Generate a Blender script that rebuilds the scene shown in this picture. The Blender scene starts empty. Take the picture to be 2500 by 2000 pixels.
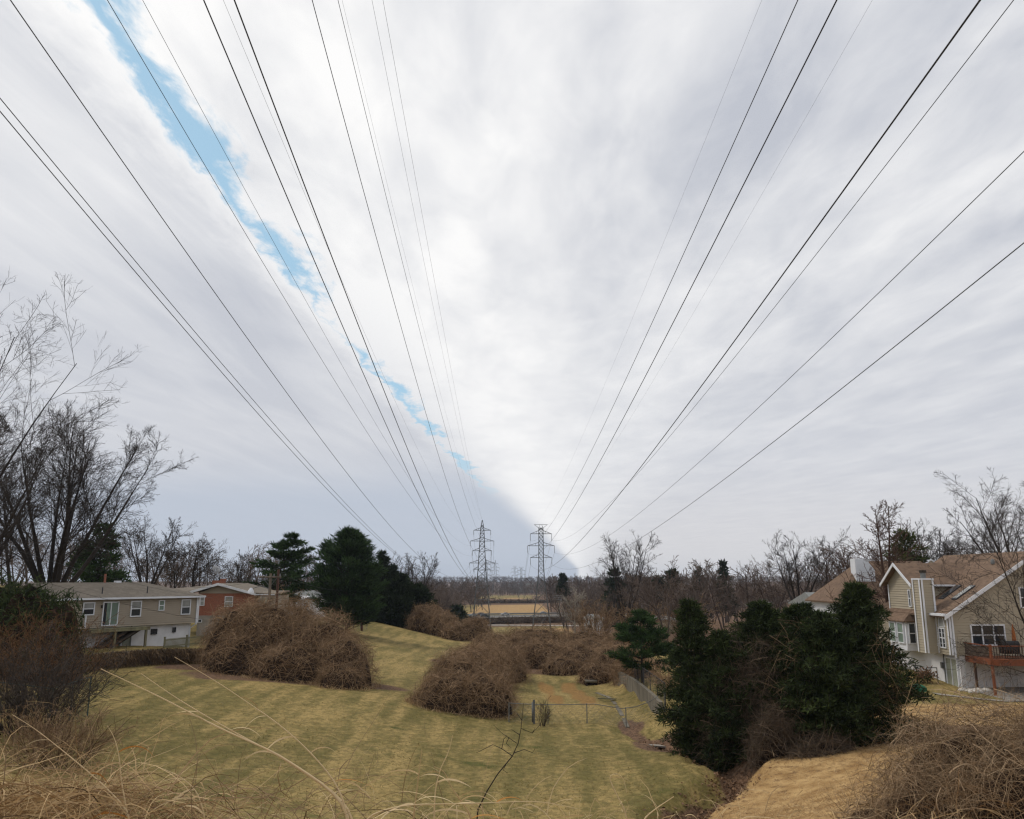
import bpy, math, random
import numpy as np
from mathutils import Matrix, Vector
R = math.radians
rng = np.random.default_rng(7)
random.seed(7)
sc = bpy.context.scene
col = sc.collection

# ------------------------------------------------------------------ camera
PITCH = R(11.7)
cam_d = bpy.data.cameras.new('camera')
cam_d.sensor_width = 36.0
cam_d.lens = 28.8
cam_d.clip_start = 0.1
cam_d.clip_end = 20000
cam = bpy.data.objects.new('camera', cam_d)
cam.location = (0, 0, 0)
cam.rotation_euler = (R(90) + PITCH, 0, 0)
col.objects.link(cam)
sc.camera = cam

# ------------------------------------------------------------------ render settings / exposure
sc.render.engine = 'CYCLES'
sc.cycles.use_denoising = True
sc.cycles.max_bounces = 6
sc.cycles.diffuse_bounces = 3
sc.cycles.glossy_bounces = 2
sc.cycles.transmission_bounces = 3
sc.cycles.transparent_max_bounces = 8
sc.cycles.volume_bounces = 0
sc.cycles.filter_width = 1.3
sc.view_settings.view_transform = 'Standard'
sc.view_settings.look = 'None'
sc.view_settings.exposure = 0.0
sc.view_settings.gamma = 1.0

# ------------------------------------------------------------------ sun
SUN_FROM = Vector((-0.62, 0.30, 0.80)).normalized()
sun_d = bpy.data.lights.new('sun', 'SUN')
sun_d.energy = 1.5
sun_d.angle = R(14)
sun_d.color = (1.0, 0.92, 0.80)
sun = bpy.data.objects.new('sun', sun_d)
sun.rotation_euler = (-SUN_FROM).to_track_quat('-Z', 'Y').to_euler()
sun.location = (0, 0, 60)
col.objects.link(sun)

# ------------------------------------------------------------------ sky: blue sky behind one broken cloud sheet
world = bpy.data.worlds.new('World')
sc.world = world
world.use_nodes = True
W = world.node_tree
W.nodes.clear()


class NT:
    """small helper for node trees"""
    def __init__(s, tree):
        s.t = tree
    def n(s, kind, **kw):
        nd = s.t.nodes.new(kind)
        for k, v in kw.items():
            setattr(nd, k, v)
        return nd
    def put(s, sock, val):
        if isinstance(val, bpy.types.NodeSocket):
            s.t.links.new(val, sock)
        elif val is not None:
            sock.default_value = val
    def m(s, op, a, b=None, c=None, clamp=False):
        nd = s.n('ShaderNodeMath', operation=op)
        nd.use_clamp = clamp
        for i, v in enumerate((a, b, c)):
            if v is not None:
                s.put(nd.inputs[i], v)
        return nd.outputs[0]
    def mix(s, f, a, b, blend='MIX'):
        nd = s.n('ShaderNodeMix', data_type='RGBA', blend_type=blend)
        s.put(nd.inputs[0], f)
        s.put(nd.inputs[6], a if isinstance(a, bpy.types.NodeSocket) else (*a, 1) if len(a) == 3 else a)
        s.put(nd.inputs[7], b if isinstance(b, bpy.types.NodeSocket) else (*b, 1) if len(b) == 3 else b)
        return nd.outputs[2]
    def ramp(s, f, lo, hi, a=0.0, b=1.0, smooth=True):
        nd = s.n('ShaderNodeMapRange')
        nd.interpolation_type = 'SMOOTHSTEP' if smooth else 'LINEAR'
        for i, v in enumerate((f, lo, hi, a, b)):
            s.put(nd.inputs[i], v)
        return nd.outputs[0]
    def noise(s, vec, scale, detail=4, rough=0.5, dist=0.0, lac=2.0):
        nd = s.n('ShaderNodeTexNoise')
        if vec is not None:
            s.put(nd.inputs['Vector'], vec)
        s.put(nd.inputs['Scale'], scale)
        s.put(nd.inputs['Detail'], detail)
        s.put(nd.inputs['Roughness'], rough)
        s.put(nd.inputs['Lacunarity'], lac)
        s.put(nd.inputs['Distortion'], dist)
        return nd.outputs['Fac']
    def xyz(s, x, y, z=0.0):
        nd = s.n('ShaderNodeCombineXYZ')
        for i, v in enumerate((x, y, z)):
            s.put(nd.inputs[i], v)
        return nd.outputs[0]


def build_sky():
    t = NT(W)
    tc = t.n('ShaderNodeTexCoord')
    sep = t.n('ShaderNodeSeparateXYZ')
    t.put(sep.inputs[0], tc.outputs['Generated'])
    x, y, z = sep.outputs
    zc = t.m('MAXIMUM', z, 0.012)
    px = t.m('DIVIDE', x, zc)
    py = t.m('DIVIDE', y, zc)
    # the clear lane: a nearly straight line across the cloud sheet
    pyc = t.m('MINIMUM', t.m('MAXIMUM', py, -12.0), 10.5)
    pyq = t.m('MULTIPLY', pyc, t.m('SUBTRACT', t.m('MULTIPLY', py, 2.0), pyc))
    lane = t.m('ADD', t.m('MULTIPLY_ADD', py, 0.028, -0.762), t.m('MULTIPLY', pyq, 0.003))
    g = t.m('SUBTRACT', px, lane)
    p = t.xyz(px, t.m('MULTIPLY', py, 0.42), 0.0)
    along = t.xyz(t.m('MULTIPLY', g, 1.0), t.m('MULTIPLY', py, 0.42), 0.0)
    streak = t.xyz(t.m('MULTIPLY', g, 1.0), t.m('MULTIPLY', py, 0.16), 3.0)
    # ragged outline of the lane
    r1 = t.m('SUBTRACT', t.noise(p, 3.4, 6, 0.62, 0.2), 0.5)
    r2 = t.m('SUBTRACT', t.noise(p, 11.0, 6, 0.65, 0.3), 0.5)
    bigw = t.m('SUBTRACT', t.noise(t.xyz(0.0, py, 8.0), 1.3, 2, 0.5), 0.45)
    edge_r = t.m('ADD', t.m('MULTIPLY_ADD', r1, 0.50, -0.005), t.m('MULTIPLY_ADD', r2, 0.26, t.m('MULTIPLY', bigw, 0.30)))
    edge_r = t.m('ADD', edge_r, t.ramp(py, 1.3, 3.2, -0.01, -0.085))
    edge_l = t.m('ADD', t.m('MULTIPLY_ADD', r1, 0.22, -0.066), t.m('MULTIPLY', r2, 0.16))
    soft = 0.075
    right = t.ramp(t.m('SUBTRACT', g, edge_r), -0.02, soft)
    left = t.ramp(t.m('SUBTRACT', edge_l, g), -0.012, 0.03)
    cover = t.m('MAXIMUM', right, left)
    closing = t.ramp(py, 5.5, 11.0)
    cover = t.m('MAXIMUM', cover, closing)
    wisp = t.ramp(t.noise(along, 7.0, 7, 0.6, 0.6), 0.62, 0.78)
    cover = t.m('MAXIMUM', cover, t.m('MULTIPLY', wisp, 0.6))
    thin = t.ramp(t.m('SUBTRACT', t.m('MULTIPLY', pyc, 1.0), 4.0), 0.0, 10.0)
    # body of the sheet: grey base, white where thin
    n1 = t.noise(p, 1.9, 6, 0.52, 0.35)
    n2 = t.noise(streak, 2.3, 5, 0.55, 0.5)
    n3 = t.noise(p, 5.2, 5, 0.55, 0.4)
    near_r = t.ramp(g, 0.05, 1.25, 1.0, 0.0)
    near_l = t.ramp(t.m('MULTIPLY_ADD', g, -1.0, edge_l), 0.0, 0.16, 1.0, 0.0)
    br = t.m('MULTIPLY_ADD', t.m('SUBTRACT', n1, 0.5), 1.9, 0.40)
    br = t.m('MULTIPLY_ADD', t.m('SUBTRACT', n3, 0.5), 1.1, br)
    br = t.m('MULTIPLY_ADD', near_r, 0.56, br)
    bl = t.m('MULTIPLY_ADD', t.m('SUBTRACT', n2, 0.5), 2.0, 0.34)
    bl = t.m('MULTIPLY_ADD', t.m('SUBTRACT', n1, 0.5), 0.9, bl)
    bl = t.m('MULTIPLY_ADD', near_l, 0.62, bl)
    bl = t.m('MULTIPLY_ADD', thin, -0.25, bl)
    isr = t.ramp(g, t.m('MULTIPLY_ADD', thin, -0.25, -0.03), t.m('MULTIPLY_ADD', thin, 0.35, 0.03))
    bri = t.m('ADD', t.m('MULTIPLY', br, isr), t.m('MULTIPLY', bl, t.m('SUBTRACT', 1.0, isr)))
    bri = t.m('MAXIMUM', t.m('MINIMUM', bri, 1.0), 0.0)
    # near the horizon the sheet is seen edge on and evens out
    hz = t.ramp(z, 0.03, 0.52, 0.0, 1.0)
    evenb = t.m('MULTIPLY_ADD', t.ramp(g, -0.2, 0.5), t.ramp(g, 0.25, 2.4, 0.68, 0.03), 0.20)
    bri = t.m('ADD', t.m('MULTIPLY', bri, t.m('MULTIPLY_ADD', hz, 0.86, 0.14)), t.m('MULTIPLY', evenb, t.m('MULTIPLY_ADD', hz, -0.86, 0.86)))
    cl = t.mix(bri, (5.35, 5.60, 6.25), (9.9, 9.85, 9.8))
    cl = t.mix(t.m('MULTIPLY', t.m('SUBTRACT', 1.0, isr), t.m('MULTIPLY', closing, 0.75)), cl, (4.9, 5.5, 6.5))
    warm = t.ramp(z, 0.0, 0.16, 0.30, 0.0)
    cl = t.mix(t.m('MULTIPLY', warm, t.ramp(g, 0.0, 3.0)), cl, (8.2, 7.6, 7.1))
    sky = t.n('ShaderNodeTexSky', sky_type='NISHITA')
    sky.sun_disc = False
    sky.sun_elevation = math.asin(SUN_FROM.z)
    sky.sun_rotation = math.atan2(SUN_FROM.x, SUN_FROM.y)
    sky.air_density = 1.0
    sky.dust_density = 0.6
    blue = t.mix(1.0, sky.outputs[0], (0.86, 1.02, 0.98), 'MULTIPLY')
    blue = t.mix(0.70, blue, (4.6, 7.0, 8.8))
    world.cycles.sampling_method = 'MANUAL'
    world.cycles.sample_map_resolution = 512
    out = t.mix(cover, blue, cl)
    bg = t.n('ShaderNodeBackground')
    t.put(bg.inputs[0], out)
    bg.inputs[1].default_value = 0.1
    o = t.n('ShaderNodeOutputWorld')
    W.links.new(bg.outputs[0], o.inputs[0])


build_sky()

# ------------------------------------------------------------------ layout helper: sight line of a photo point -> place at a distance
CP, SP = math.cos(PITCH), math.sin(PITCH)


def at(u, v, Y):
    a, b = (u - 1250) / 2000.0, (1000 - v) / 2000.0
    k = Y / (CP - b * SP)
    return np.array([a * k, Y, (SP + b * CP) * k])


# ------------------------------------------------------------------ materials
def new_mat(name):
    m = bpy.data.materials.new(name)
    m.use_nodes = True
    t = NT(m.node_tree)
    b = m.node_tree.nodes['Principled BSDF']
    return m, t, b


def mat(name, c, c2=None, scale=3.0, rough=0.75, bump=0.0, bscale=None, metal=0.0, spec=0.3, detail=5, stretch=None):
    """two-tone surface with noise mottling and fine relief"""
    m, t, b = new_mat(name)
    tc = t.n('ShaderNodeTexCoord').outputs['Object']
    if stretch:
        mp = t.n('ShaderNodeMapping')
        t.put(mp.inputs[0], tc)
        mp.inputs['Scale'].default_value = stretch
        tc = mp.outputs[0]
    c2 = c2 or tuple(x * 0.72 for x in c)
    n = t.noise(tc, scale, detail, 0.6)
    t.put(b.inputs['Base Color'], t.mix(t.ramp(n, 0.3, 0.7), c, c2))
    b.inputs['Roughness'].default_value = rough
    b.inputs['Metallic'].default_value = metal
    b.inputs['Specular IOR Level'].default_value = spec
    if bump:
        bp = t.n('ShaderNodeBump')
        bp.inputs['Strength'].default_value = bump
        bp.inputs['Distance'].default_value = 0.05
        t.put(bp.inputs['Height'], t.noise(tc, bscale or scale * 4, 5, 0.65))
        t.put(b.inputs['Normal'], bp.outputs[0])
    return m


def tint_mat(name, c_lo, c_hi, rough=0.85, spec=0.15, trans=0.0):
    """colour runs from c_lo to c_hi with the tint set per strand"""
    m, t, b = new_mat(name)
    a = t.n('ShaderNodeAttribute')
    a.attribute_name = 'tint'
    t.put(b.inputs['Base Color'], t.mix(a.outputs['Fac'], c_lo, c_hi))
    b.inputs['Roughness'].default_value = rough
    b.inputs['Specular IOR Level'].default_value = spec
    if trans:
        tr = t.n('ShaderNodeBsdfTranslucent')
        t.put(tr.inputs[0], t.mix(a.outputs['Fac'], c_lo, c_hi))
        ms = t.n('ShaderNodeMixShader')
        ms.inputs[0].default_value = trans
        out = m.node_tree.nodes['Material Output']
        m.node_tree.links.new(b.outputs[0], ms.inputs[1])
        m.node_tree.links.new(tr.outputs[0], ms.inputs[2])
        m.node_tree.links.new(ms.outputs[0], out.inputs[0])
    return m


M = {}
M['steel'] = mat('galvanised_steel', (0.125, 0.13, 0.13), (0.075, 0.08, 0.08), 0.6, 0.55, metal=0.3)
M['wire'] = mat('conductor', (0.030, 0.031, 0.034), rough=0.6)
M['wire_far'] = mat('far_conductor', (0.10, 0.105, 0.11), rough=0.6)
M['glassdisc'] = mat('insulator', (0.20, 0.21, 0.22), rough=0.35)
M['bark'] = tint_mat('grey_brown_bark', (0.026, 0.021, 0.018), (0.085, 0.068, 0.056))
M['bark_red'] = tint_mat('red_brown_bark', (0.06, 0.035, 0.026), (0.17, 0.105, 0.078))
M['bark_pale'] = tint_mat('pale_bark', (0.13, 0.105, 0.08), (0.42, 0.38, 0.31))
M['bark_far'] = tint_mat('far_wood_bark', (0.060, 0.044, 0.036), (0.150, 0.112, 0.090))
M['twig'] = tint_mat('bramble_twigs', (0.058, 0.035, 0.020), (0.40, 0.265, 0.155))
M['twig_tan'] = tint_mat('tan_bramble_twigs', (0.085, 0.052, 0.030), (0.44, 0.315, 0.195))
M['twig_grey'] = tint_mat('grey_twigs', (0.030, 0.023, 0.017), (0.165, 0.122, 0.085))
M['twig_rust'] = tint_mat('rusty_twigs', (0.048, 0.027, 0.016), (0.20, 0.105, 0.05))
M['core'] = mat('inner_shade', (0.040, 0.026, 0.018), (0.016, 0.011, 0.009), 1.4, 0.95, bump=0.8, spec=0.0)  # near black brown that paints the shade inside thickets
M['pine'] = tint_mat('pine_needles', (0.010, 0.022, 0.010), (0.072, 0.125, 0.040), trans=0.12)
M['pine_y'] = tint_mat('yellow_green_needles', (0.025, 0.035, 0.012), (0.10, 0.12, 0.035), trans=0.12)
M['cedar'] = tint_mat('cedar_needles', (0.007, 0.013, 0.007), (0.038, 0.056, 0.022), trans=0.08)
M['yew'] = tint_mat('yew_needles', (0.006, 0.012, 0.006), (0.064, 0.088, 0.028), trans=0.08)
M['straw'] = tint_mat('dry_straw', (0.21, 0.125, 0.055), (0.68, 0.50, 0.28), trans=0.22)
M['straw_pale'] = tint_mat('pale_straw', (0.36, 0.25, 0.12), (0.80, 0.64, 0.40), trans=0.2)
M['grass'] = tint_mat('winter_grass', (0.108, 0.094, 0.032), (0.41, 0.298, 0.122), trans=0.25)
M['rust_leaf'] = tint_mat('rusty_leaf', (0.24, 0.09, 0.02), (0.55, 0.26, 0.07), trans=0.25)
M['leaf_litter'] = tint_mat('leaf_litter', (0.085, 0.045, 0.026), (0.30, 0.185, 0.11))
M['ivy'] = tint_mat('dead_ivy', (0.05, 0.032, 0.020), (0.24, 0.16, 0.09))
M['side_l'] = mat('taupe_siding', (0.335, 0.285, 0.220), (0.30, 0.255, 0.195), 0.5, 0.6)
M['side_r'] = mat('tan_siding', (0.375, 0.325, 0.240), (0.335, 0.29, 0.215), 0.4, 0.6)
M['white'] = mat('white_trim', (0.72, 0.74, 0.78), (0.62, 0.64, 0.68), 0.8, 0.5)
M['stucco'] = mat('white_stucco', (0.70, 0.70, 0.72), (0.56, 0.56, 0.57), 0.7, 0.9, bump=0.15, bscale=25)
M['concrete'] = mat('weathered_concrete', (0.20, 0.175, 0.135), (0.10, 0.09, 0.07), 0.9, 0.9, bump=0.3, bscale=9, stretch=(1, 1, 0.35))
M['concrete_pale'] = mat('pale_concrete', (0.34, 0.31, 0.27), (0.20, 0.185, 0.16), 0.8, 0.9, bump=0.2)
M['wood_old'] = mat('weathered_wood', (0.235, 0.225, 0.135), (0.14, 0.125, 0.08), 2.2, 0.85, bump=0.2, stretch=(1, 1, 0.2))
M['wood_dark'] = mat('dark_wood', (0.030, 0.026, 0.022), (0.05, 0.04, 0.03), 2, 0.85)
M['wood_red'] = mat('stained_deck_wood', (0.215, 0.066, 0.026), (0.14, 0.045, 0.02), 1.6, 0.6)
M['wood_brown'] = mat('brown_baluster_wood', (0.065, 0.032, 0.02), (0.04, 0.022, 0.014), 1.6, 0.7)
M['pole'] = mat('utility_pole_wood', (0.19, 0.155, 0.12), (0.10, 0.08, 0.062), 1.4, 0.9, stretch=(3, 3, 0.3))
M['pole_red'] = mat('brown_pole_wood', (0.13, 0.068, 0.048), (0.08, 0.042, 0.032), 1.4, 0.9, stretch=(3, 3, 0.3))
M['pole_pale'] = mat('pale_pole_wood', (0.36, 0.31, 0.24), (0.22, 0.19, 0.15), 1.4, 0.9, stretch=(3, 3, 0.3))
M['metal_dark'] = mat('dark_metal', (0.045, 0.045, 0.05), rough=0.5)
M['metal_grey'] = mat('grey_metal', (0.17, 0.175, 0.17), rough=0.5, metal=0.2)
M['black'] = mat('black_rubber_and_shade', (0.018, 0.018, 0.020), rough=0.7)
M['asphalt'] = mat('asphalt', (0.115, 0.105, 0.095), (0.085, 0.08, 0.072), 0.2, 0.9)
M['road_pale'] = mat('pale_road', (0.44, 0.41, 0.37), (0.36, 0.34, 0.30), 0.15, 0.9)
M['paint'] = mat('road_paint', (0.75, 0.73, 0.68), rough=0.7)
M['green_plastic'] = mat('green_plastic', (0.015, 0.15, 0.085), rough=0.4)
M['stone'] = mat('pale_stone', (0.60, 0.57, 0.52), (0.42, 0.39, 0.35), 4, 0.9, bump=0.3)
M['orange_cloth'] = mat('rust_cloth', (0.36, 0.12, 0.035), rough=0.8)
M['smoke'] = None


def glass_mat(name, c, rough=0.08):
    m, t, b = new_mat(name)
    tc = t.n('ShaderNodeTexCoord').outputs['Object']
    t.put(b.inputs['Base Color'], t.mix(t.ramp(t.noise(tc, 0.9, 3), 0.35, 0.65), c, tuple(x * 0.7 for x in c)))
    b.inputs['Roughness'].default_value = rough
    b.inputs['Specular IOR Level'].default_value = 0.5
    return m


M['glass'] = glass_mat('dark_window_glass', (0.030, 0.036, 0.044))
M['glass_blind'] = glass_mat('window_with_blind', (0.30, 0.31, 0.30), 0.25)
M['glass_green'] = glass_mat('curtained_door_glass', (0.20, 0.27, 0.225), 0.15)
M['glass_tan'] = glass_mat('curtained_pale_glass', (0.33, 0.35, 0.29), 0.15)


def shingle_mat(name, c, c2, course=0.14):
    m, t, b = new_mat(name)
    tc = t.n('ShaderNodeTexCoord').outputs['Object']
    n = t.noise(tc, 3.5, 4, 0.6)
    mp = t.n('ShaderNodeMapping')
    t.put(mp.inputs[0], tc)
    mp.inputs['Scale'].default_value = (2.6, 2.6, 1 / course * 0.55)
    v = t.n('ShaderNodeTexVoronoi')
    v.inputs['Scale'].default_value = 1.0
    t.put(v.inputs['Vector'], mp.outputs[0])
    tab = t.n('ShaderNodeSeparateColor')
    t.put(tab.inputs[0], v.outputs['Color'])
    f = t.m('ADD', t.m('MULTIPLY', t.ramp(n, 0.3, 0.7), 0.45), t.m('MULTIPLY', tab.outputs[0], 0.55))
    t.put(b.inputs['Base Color'], t.mix(f, c, c2))
    b.inputs['Roughness'].default_value = 0.92
    b.inputs['Specular IOR Level'].default_value = 0.15
    sep = t.n('ShaderNodeSeparateXYZ')
    t.put(sep.inputs[0], tc)
    saw = t.m('FRACT', t.m('DIVIDE', sep.outputs[2], course * 0.55))
    bp = t.n('ShaderNodeBump')
    bp.inputs['Strength'].default_value = 0.7
    bp.inputs['Distance'].default_value = 0.03
    t.put(bp.inputs['Height'], t.m('ADD', saw, t.m('MULTIPLY', tab.outputs[1], 0.6)))
    t.put(b.inputs['Normal'], bp.outputs[0])
    return m


M['roof_l'] = shingle_mat('grey_brown_shingles', (0.215, 0.185, 0.150), (0.14, 0.122, 0.10))
M['roof_r'] = shingle_mat('brown_shingles', (0.225, 0.152, 0.106), (0.12, 0.082, 0.060))
M['roof_g'] = shingle_mat('grey_shingles', (0.235, 0.245, 0.24), (0.17, 0.175, 0.17))


def brick_mat():
    m, t, b = new_mat('red_brick')
    tc = t.n('ShaderNodeTexCoord').outputs['Object']
    sep = t.n('ShaderNodeSeparateXYZ')
    t.put(sep.inputs[0], tc)
    br = t.n('ShaderNodeTexBrick')
    t.put(br.inputs['Vector'], t.xyz(t.m('ADD', sep.outputs[0], sep.outputs[1]), sep.outputs[2], 0.0))
    br.inputs['Scale'].default_value = 4.4
    br.inputs['Color1'].default_value = (0.30, 0.095, 0.052, 1)
    br.inputs['Color2'].default_value = (0.21, 0.068, 0.04, 1)
    br.inputs['Mortar'].default_value = (0.30, 0.20, 0.15, 1)
    br.inputs['Mortar Size'].default_value = 0.015
    t.put(b.inputs['Base Color'], br.outputs[0])
    b.inputs['Roughness'].default_value = 0.9
    return m


M['brick'] = brick_mat()


def paint_car(name, c):
    m, t, b = new_mat(name)
    t.put(b.inputs['Base Color'], t.mix(t.ramp(t.noise(t.n('ShaderNodeTexCoord').outputs['Object'], 1.2, 2), 0.3, 0.7), c, tuple(x * 0.9 for x in c)))
    b.inputs['Roughness'].default_value = 0.25
    b.inputs['Coat Weight'].default_value = 0.5
    return m


# ------------------------------------------------------------------ object helpers
def tag(o, label=None, cat=None, group=None, kind=None):
    for k, v in (('label', label), ('category', cat), ('group', group), ('kind', kind)):
        if v:
            o[k] = v
    return o


ROOT_LOC = {}


def empty(name, loc, label=None, cat=None, group=None):
    o = bpy.data.objects.new(name, None)
    o.empty_display_size = 0.3
    o.location = tuple(float(x) for x in loc)
    col.objects.link(o)
    ROOT_LOC[o.name] = Vector(o.location)
    return tag(o, label, cat, group)


def link(name, me, parent=None):
    o = bpy.data.objects.new(name, me)
    col.objects.link(o)
    if parent is not None:
        o.parent = parent
        if parent.name in ROOT_LOC:
            o.matrix_parent_inverse = Matrix.Translation(-ROOT_LOC[parent.name])
    return o


def pmesh(name, verts, faces, m, parent=None, smooth=False):
    me = bpy.data.meshes.new(name)
    me.from_pydata([tuple(map(float, v)) for v in verts], [], faces)
    me.materials.append(m)
    if smooth:
        for p in me.polygons:
            p.use_smooth = True
    me.update()
    return link(name, me, parent)


class Acc:
    """collects quads and tubes with numpy and links them as ONE mesh"""
    def __init__(s):
        s.v, s.q, s.t, s.n = [], [], [], 0
    def quads(s, v, tint):
        """v: (n,4,3)"""
        n = len(v)
        if n == 0:
            return
        s.v.append(v.reshape(-1, 3))
        s.q.append(np.arange(n * 4).reshape(n, 4) + s.n)
        s.t.append(np.repeat(np.broadcast_to(tint, (n,)), 4))
        s.n += n * 4
    def tubes(s, P, Rr, k, tint):
        """P (n,m,3) polylines, Rr (n,m) radii, k sides (2 = flat ribbon)"""
        n, m_, _ = P.shape
        if n == 0:
            return
        T = np.gradient(P, axis=1)
        T /= np.linalg.norm(T, axis=2, keepdims=True) + 1e-9
        ref = rng.normal(size=(n, 1, 3))
        A = np.cross(T, ref)
        A /= np.linalg.norm(A, axis=2, keepdims=True) + 1e-9
        B = np.cross(T, A)
        if k == 2:
            ring = np.stack([P + A * Rr[..., None], P - A * Rr[..., None]], axis=2)
        else:
            th = np.arange(k) * 2 * math.pi / k
            ring = P[:, :, None, :] + Rr[:, :, None, None] * (np.cos(th)[None, None, :, None] * A[:, :, None, :] + np.sin(th)[None, None, :, None] * B[:, :, None, :])
        idx = np.arange(n * m_ * k).reshape(n, m_, k)
        if k == 2:
            q = np.stack([idx[:, :-1, 0], idx[:, 1:, 0], idx[:, 1:, 1], idx[:, :-1, 1]], axis=-1)
        else:
            j = np.roll(np.arange(k), -1)
            q = np.stack([idx[:, :-1, :], idx[:, :-1][:, :, j], idx[:, 1:][:, :, j], idx[:, 1:, :]], axis=-1)
        s.v.append(ring.reshape(-1, 3))
        s.q.append(q.reshape(-1, 4) + s.n)
        s.t.append(np.repeat(np.broadcast_to(tint, (n,)), m_ * k))
        s.n += n * m_ * k
    def grid(s, V, tint=0.5):
        """V (a,b,3) sheet"""
        a, b, _ = V.shape
        idx = np.arange(a * b).reshape(a, b)
        q = np.stack([idx[:-1, :-1], idx[:-1, 1:], idx[1:, 1:], idx[1:, :-1]], axis=-1).reshape(-1, 4)
        s.v.append(V.reshape(-1, 3))
        s.q.append(q + s.n)
        s.t.append(np.broadcast_to(tint, (a * b,)).astype(float))
        s.n += a * b
    def box(s, lo, hi, tint=0.5):
        lo, hi = np.array(lo, float), np.array(hi, float)
        c = np.array([[(lo, hi)[i][0], (lo, hi)[j][1], (lo, hi)[k][2]] for k in (0, 1) for j in (0, 1) for i in (0, 1)])
        f = np.array([[0, 2, 3, 1], [4, 5, 7, 6], [0, 1, 5, 4], [2, 6, 7, 3], [0, 4, 6, 2], [1, 3, 7, 5]])
        s.v.append(c)
        s.q.append(f + s.n)
        s.t.append(np.full(8, tint))
        s.n += 8
    def bar(s, a, b, r, k=4, tint=0.5, r2=None):
        P = np.array([[a, b]], float)
        s.tubes(P, np.array([[r, r if r2 is None else r2]]), k, tint)
    def data(s):
        return np.concatenate(s.v), np.concatenate(s.q), np.concatenate(s.t)
    def mesh(s, name, m, smooth=False, rgb=None):
        v, q, t = s.data()
        me = bpy.data.meshes.new(name)
        me.vertices.add(len(v))
        me.vertices.foreach_set('co', v.astype(np.float32).ravel())
        me.loops.add(len(q) * 4)
        me.loops.foreach_set('vertex_index', q.astype(np.int32).ravel())
        me.polygons.add(len(q))
        me.polygons.foreach_set('loop_start', np.arange(0, len(q) * 4, 4, dtype=np.int32))
        me.polygons.foreach_set('loop_total', np.full(len(q), 4, dtype=np.int32))
        if smooth:
            me.polygons.foreach_set('use_smooth', np.ones(len(q), dtype=bool))
        at_ = me.attributes.new('tint', 'FLOAT', 'POINT')
        at_.data.foreach_set('value', t.astype(np.float32))
        if rgb is not None:
            ca = me.attributes.new('zone', 'FLOAT_COLOR', 'POINT')
            ca.data.foreach_set('color', rgb.astype(np.float32).ravel())
        me.materials.append(m)
        me.update(calc_edges=True)
        return me
    def build(s, name, m, parent=None, smooth=False, rgb=None):
        return link(name, s.mesh(name, m, smooth, rgb), parent)


# ------------------------------------------------------------------ terrain
def S(x, a, b):
    t = np.clip((x - a) / (b - a), 0, 1)
    return t * t * (3 - 2 * t)


def warp(x, y):
    d = y + 30.0
    return np.stack([np.log(np.maximum(d, 4.0)) * 1.0, x / np.maximum(d, 4.0)], axis=-1)


CTRL = [(-14, -20, -1.2), (14, -20, -1.2), (0, -12, -1.5), (0, 0, -1.7), (-7, 0, -1.7), (7, 0, -1.7), (0, 5.2, -1.72), (-6, 5.2, -1.66), (6, 5.2, -1.74),
        (0, 7.2, -2.1), (-7, 7.4, -2.05), (7, 7.2, -2.2), (0, 12, -3.9), (-10, 12, -3.6), (9, 12, -3.5), (0, 20, -6.4), (-14, 20, -5.7), (11, 21, -5.9),
        (0, 29, -8.5), (-16, 30, -7.2), (-35, 30, -5.8), (18, 30, -5.6), (30, 30, -4.6),
        (0, 38, -9.25), (5, 38, -9.3), (-14, 42, -8.1), (-24, 46, -7.0), (-40, 50, -5.4),
        (0, 57, -9.25), (5, 57, -9.3), (9, 50, -9.2), (-8, 60, -8.2), (-18, 60, -7.3), (-33, 62.5, -7.15), (-27.5, 71, -7.0), (-48, 62, -5.4),
        (10.6, 35, -8.6), (10, 43, -8.7), (15, 40, -7.9), (22, 42, -7.5), (12, 30, -7.3), (33, 63, -8.0), (42, 60, -7.8), (36, 80, -7.0), (55, 60, -6.5), (20, 57, -8.2),
        (4, 75, -9.8), (8, 80, -9.9), (4, 95, -10.1), (15, 78, -8.6), (-9, 80, -8.8), (-16, 95, -8.2), (-30, 80, -7.3), (-45, 80, -5.6), (-32, 95, -6.2),
        (-23.5, 130, -7.7), (-23, 150, -7.6), (-19, 155, -9.3), (-38, 120, -5.0), (-60, 130, -3.0), (-90, 100, -2.0), (-70, 70, -3.5),
        (-4, 140, -10.4), (0, 170, -11.7), (12, 115, -10.3), (25, 130, -9.0), (18, 150, -9.8), (50, 110, -6.0), (80, 110, -4.0), (70, 70, -5.0),
        (-11, 250, -16.2), (10, 250, -16.2), (40, 180, -10.5), (90, 200, -5.0), (150, 200, -1.0), (-60, 240, -11.0), (-120, 220, -3.0),
        (0, 300, -18.3), (60, 300, -16.0), (-70, 320, -17.5), (140, 320, -8.0), (230, 330, 2.0), (-180, 320, -6.0),
        (0, 345, -18.5), (0, 430, -18.5), (80, 440, -18.0), (-100, 430, -18.5), (0, 520, -18.6), (-150, 520, -17), (160, 520, -12), (330, 480, 0.0),
        (0, 700, -18.8), (150, 800, -15), (-200, 800, -16), (0, 1000, -19.5), (400, 900, -8), (-400, 900, -10), (0, 1500, -24), (500, 1600, -16), (-600, 1500, -16),
        (0, 2300, -22), (800, 2400, -14), (-900, 2400, -14), (0, 3300, -10), (1500, 3300, -8), (-1600, 3300, -8), (0, 4200, -16), (2500, 4200, -16), (-2500, 4200, -16)]
_c = np.array(CTRL, float)
_w = warp(_c[:, 0], _c[:, 1])


def _phi(r):
    return np.where(r > 1e-9, r * r * np.log(r + 1e-12), 0.0)


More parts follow.
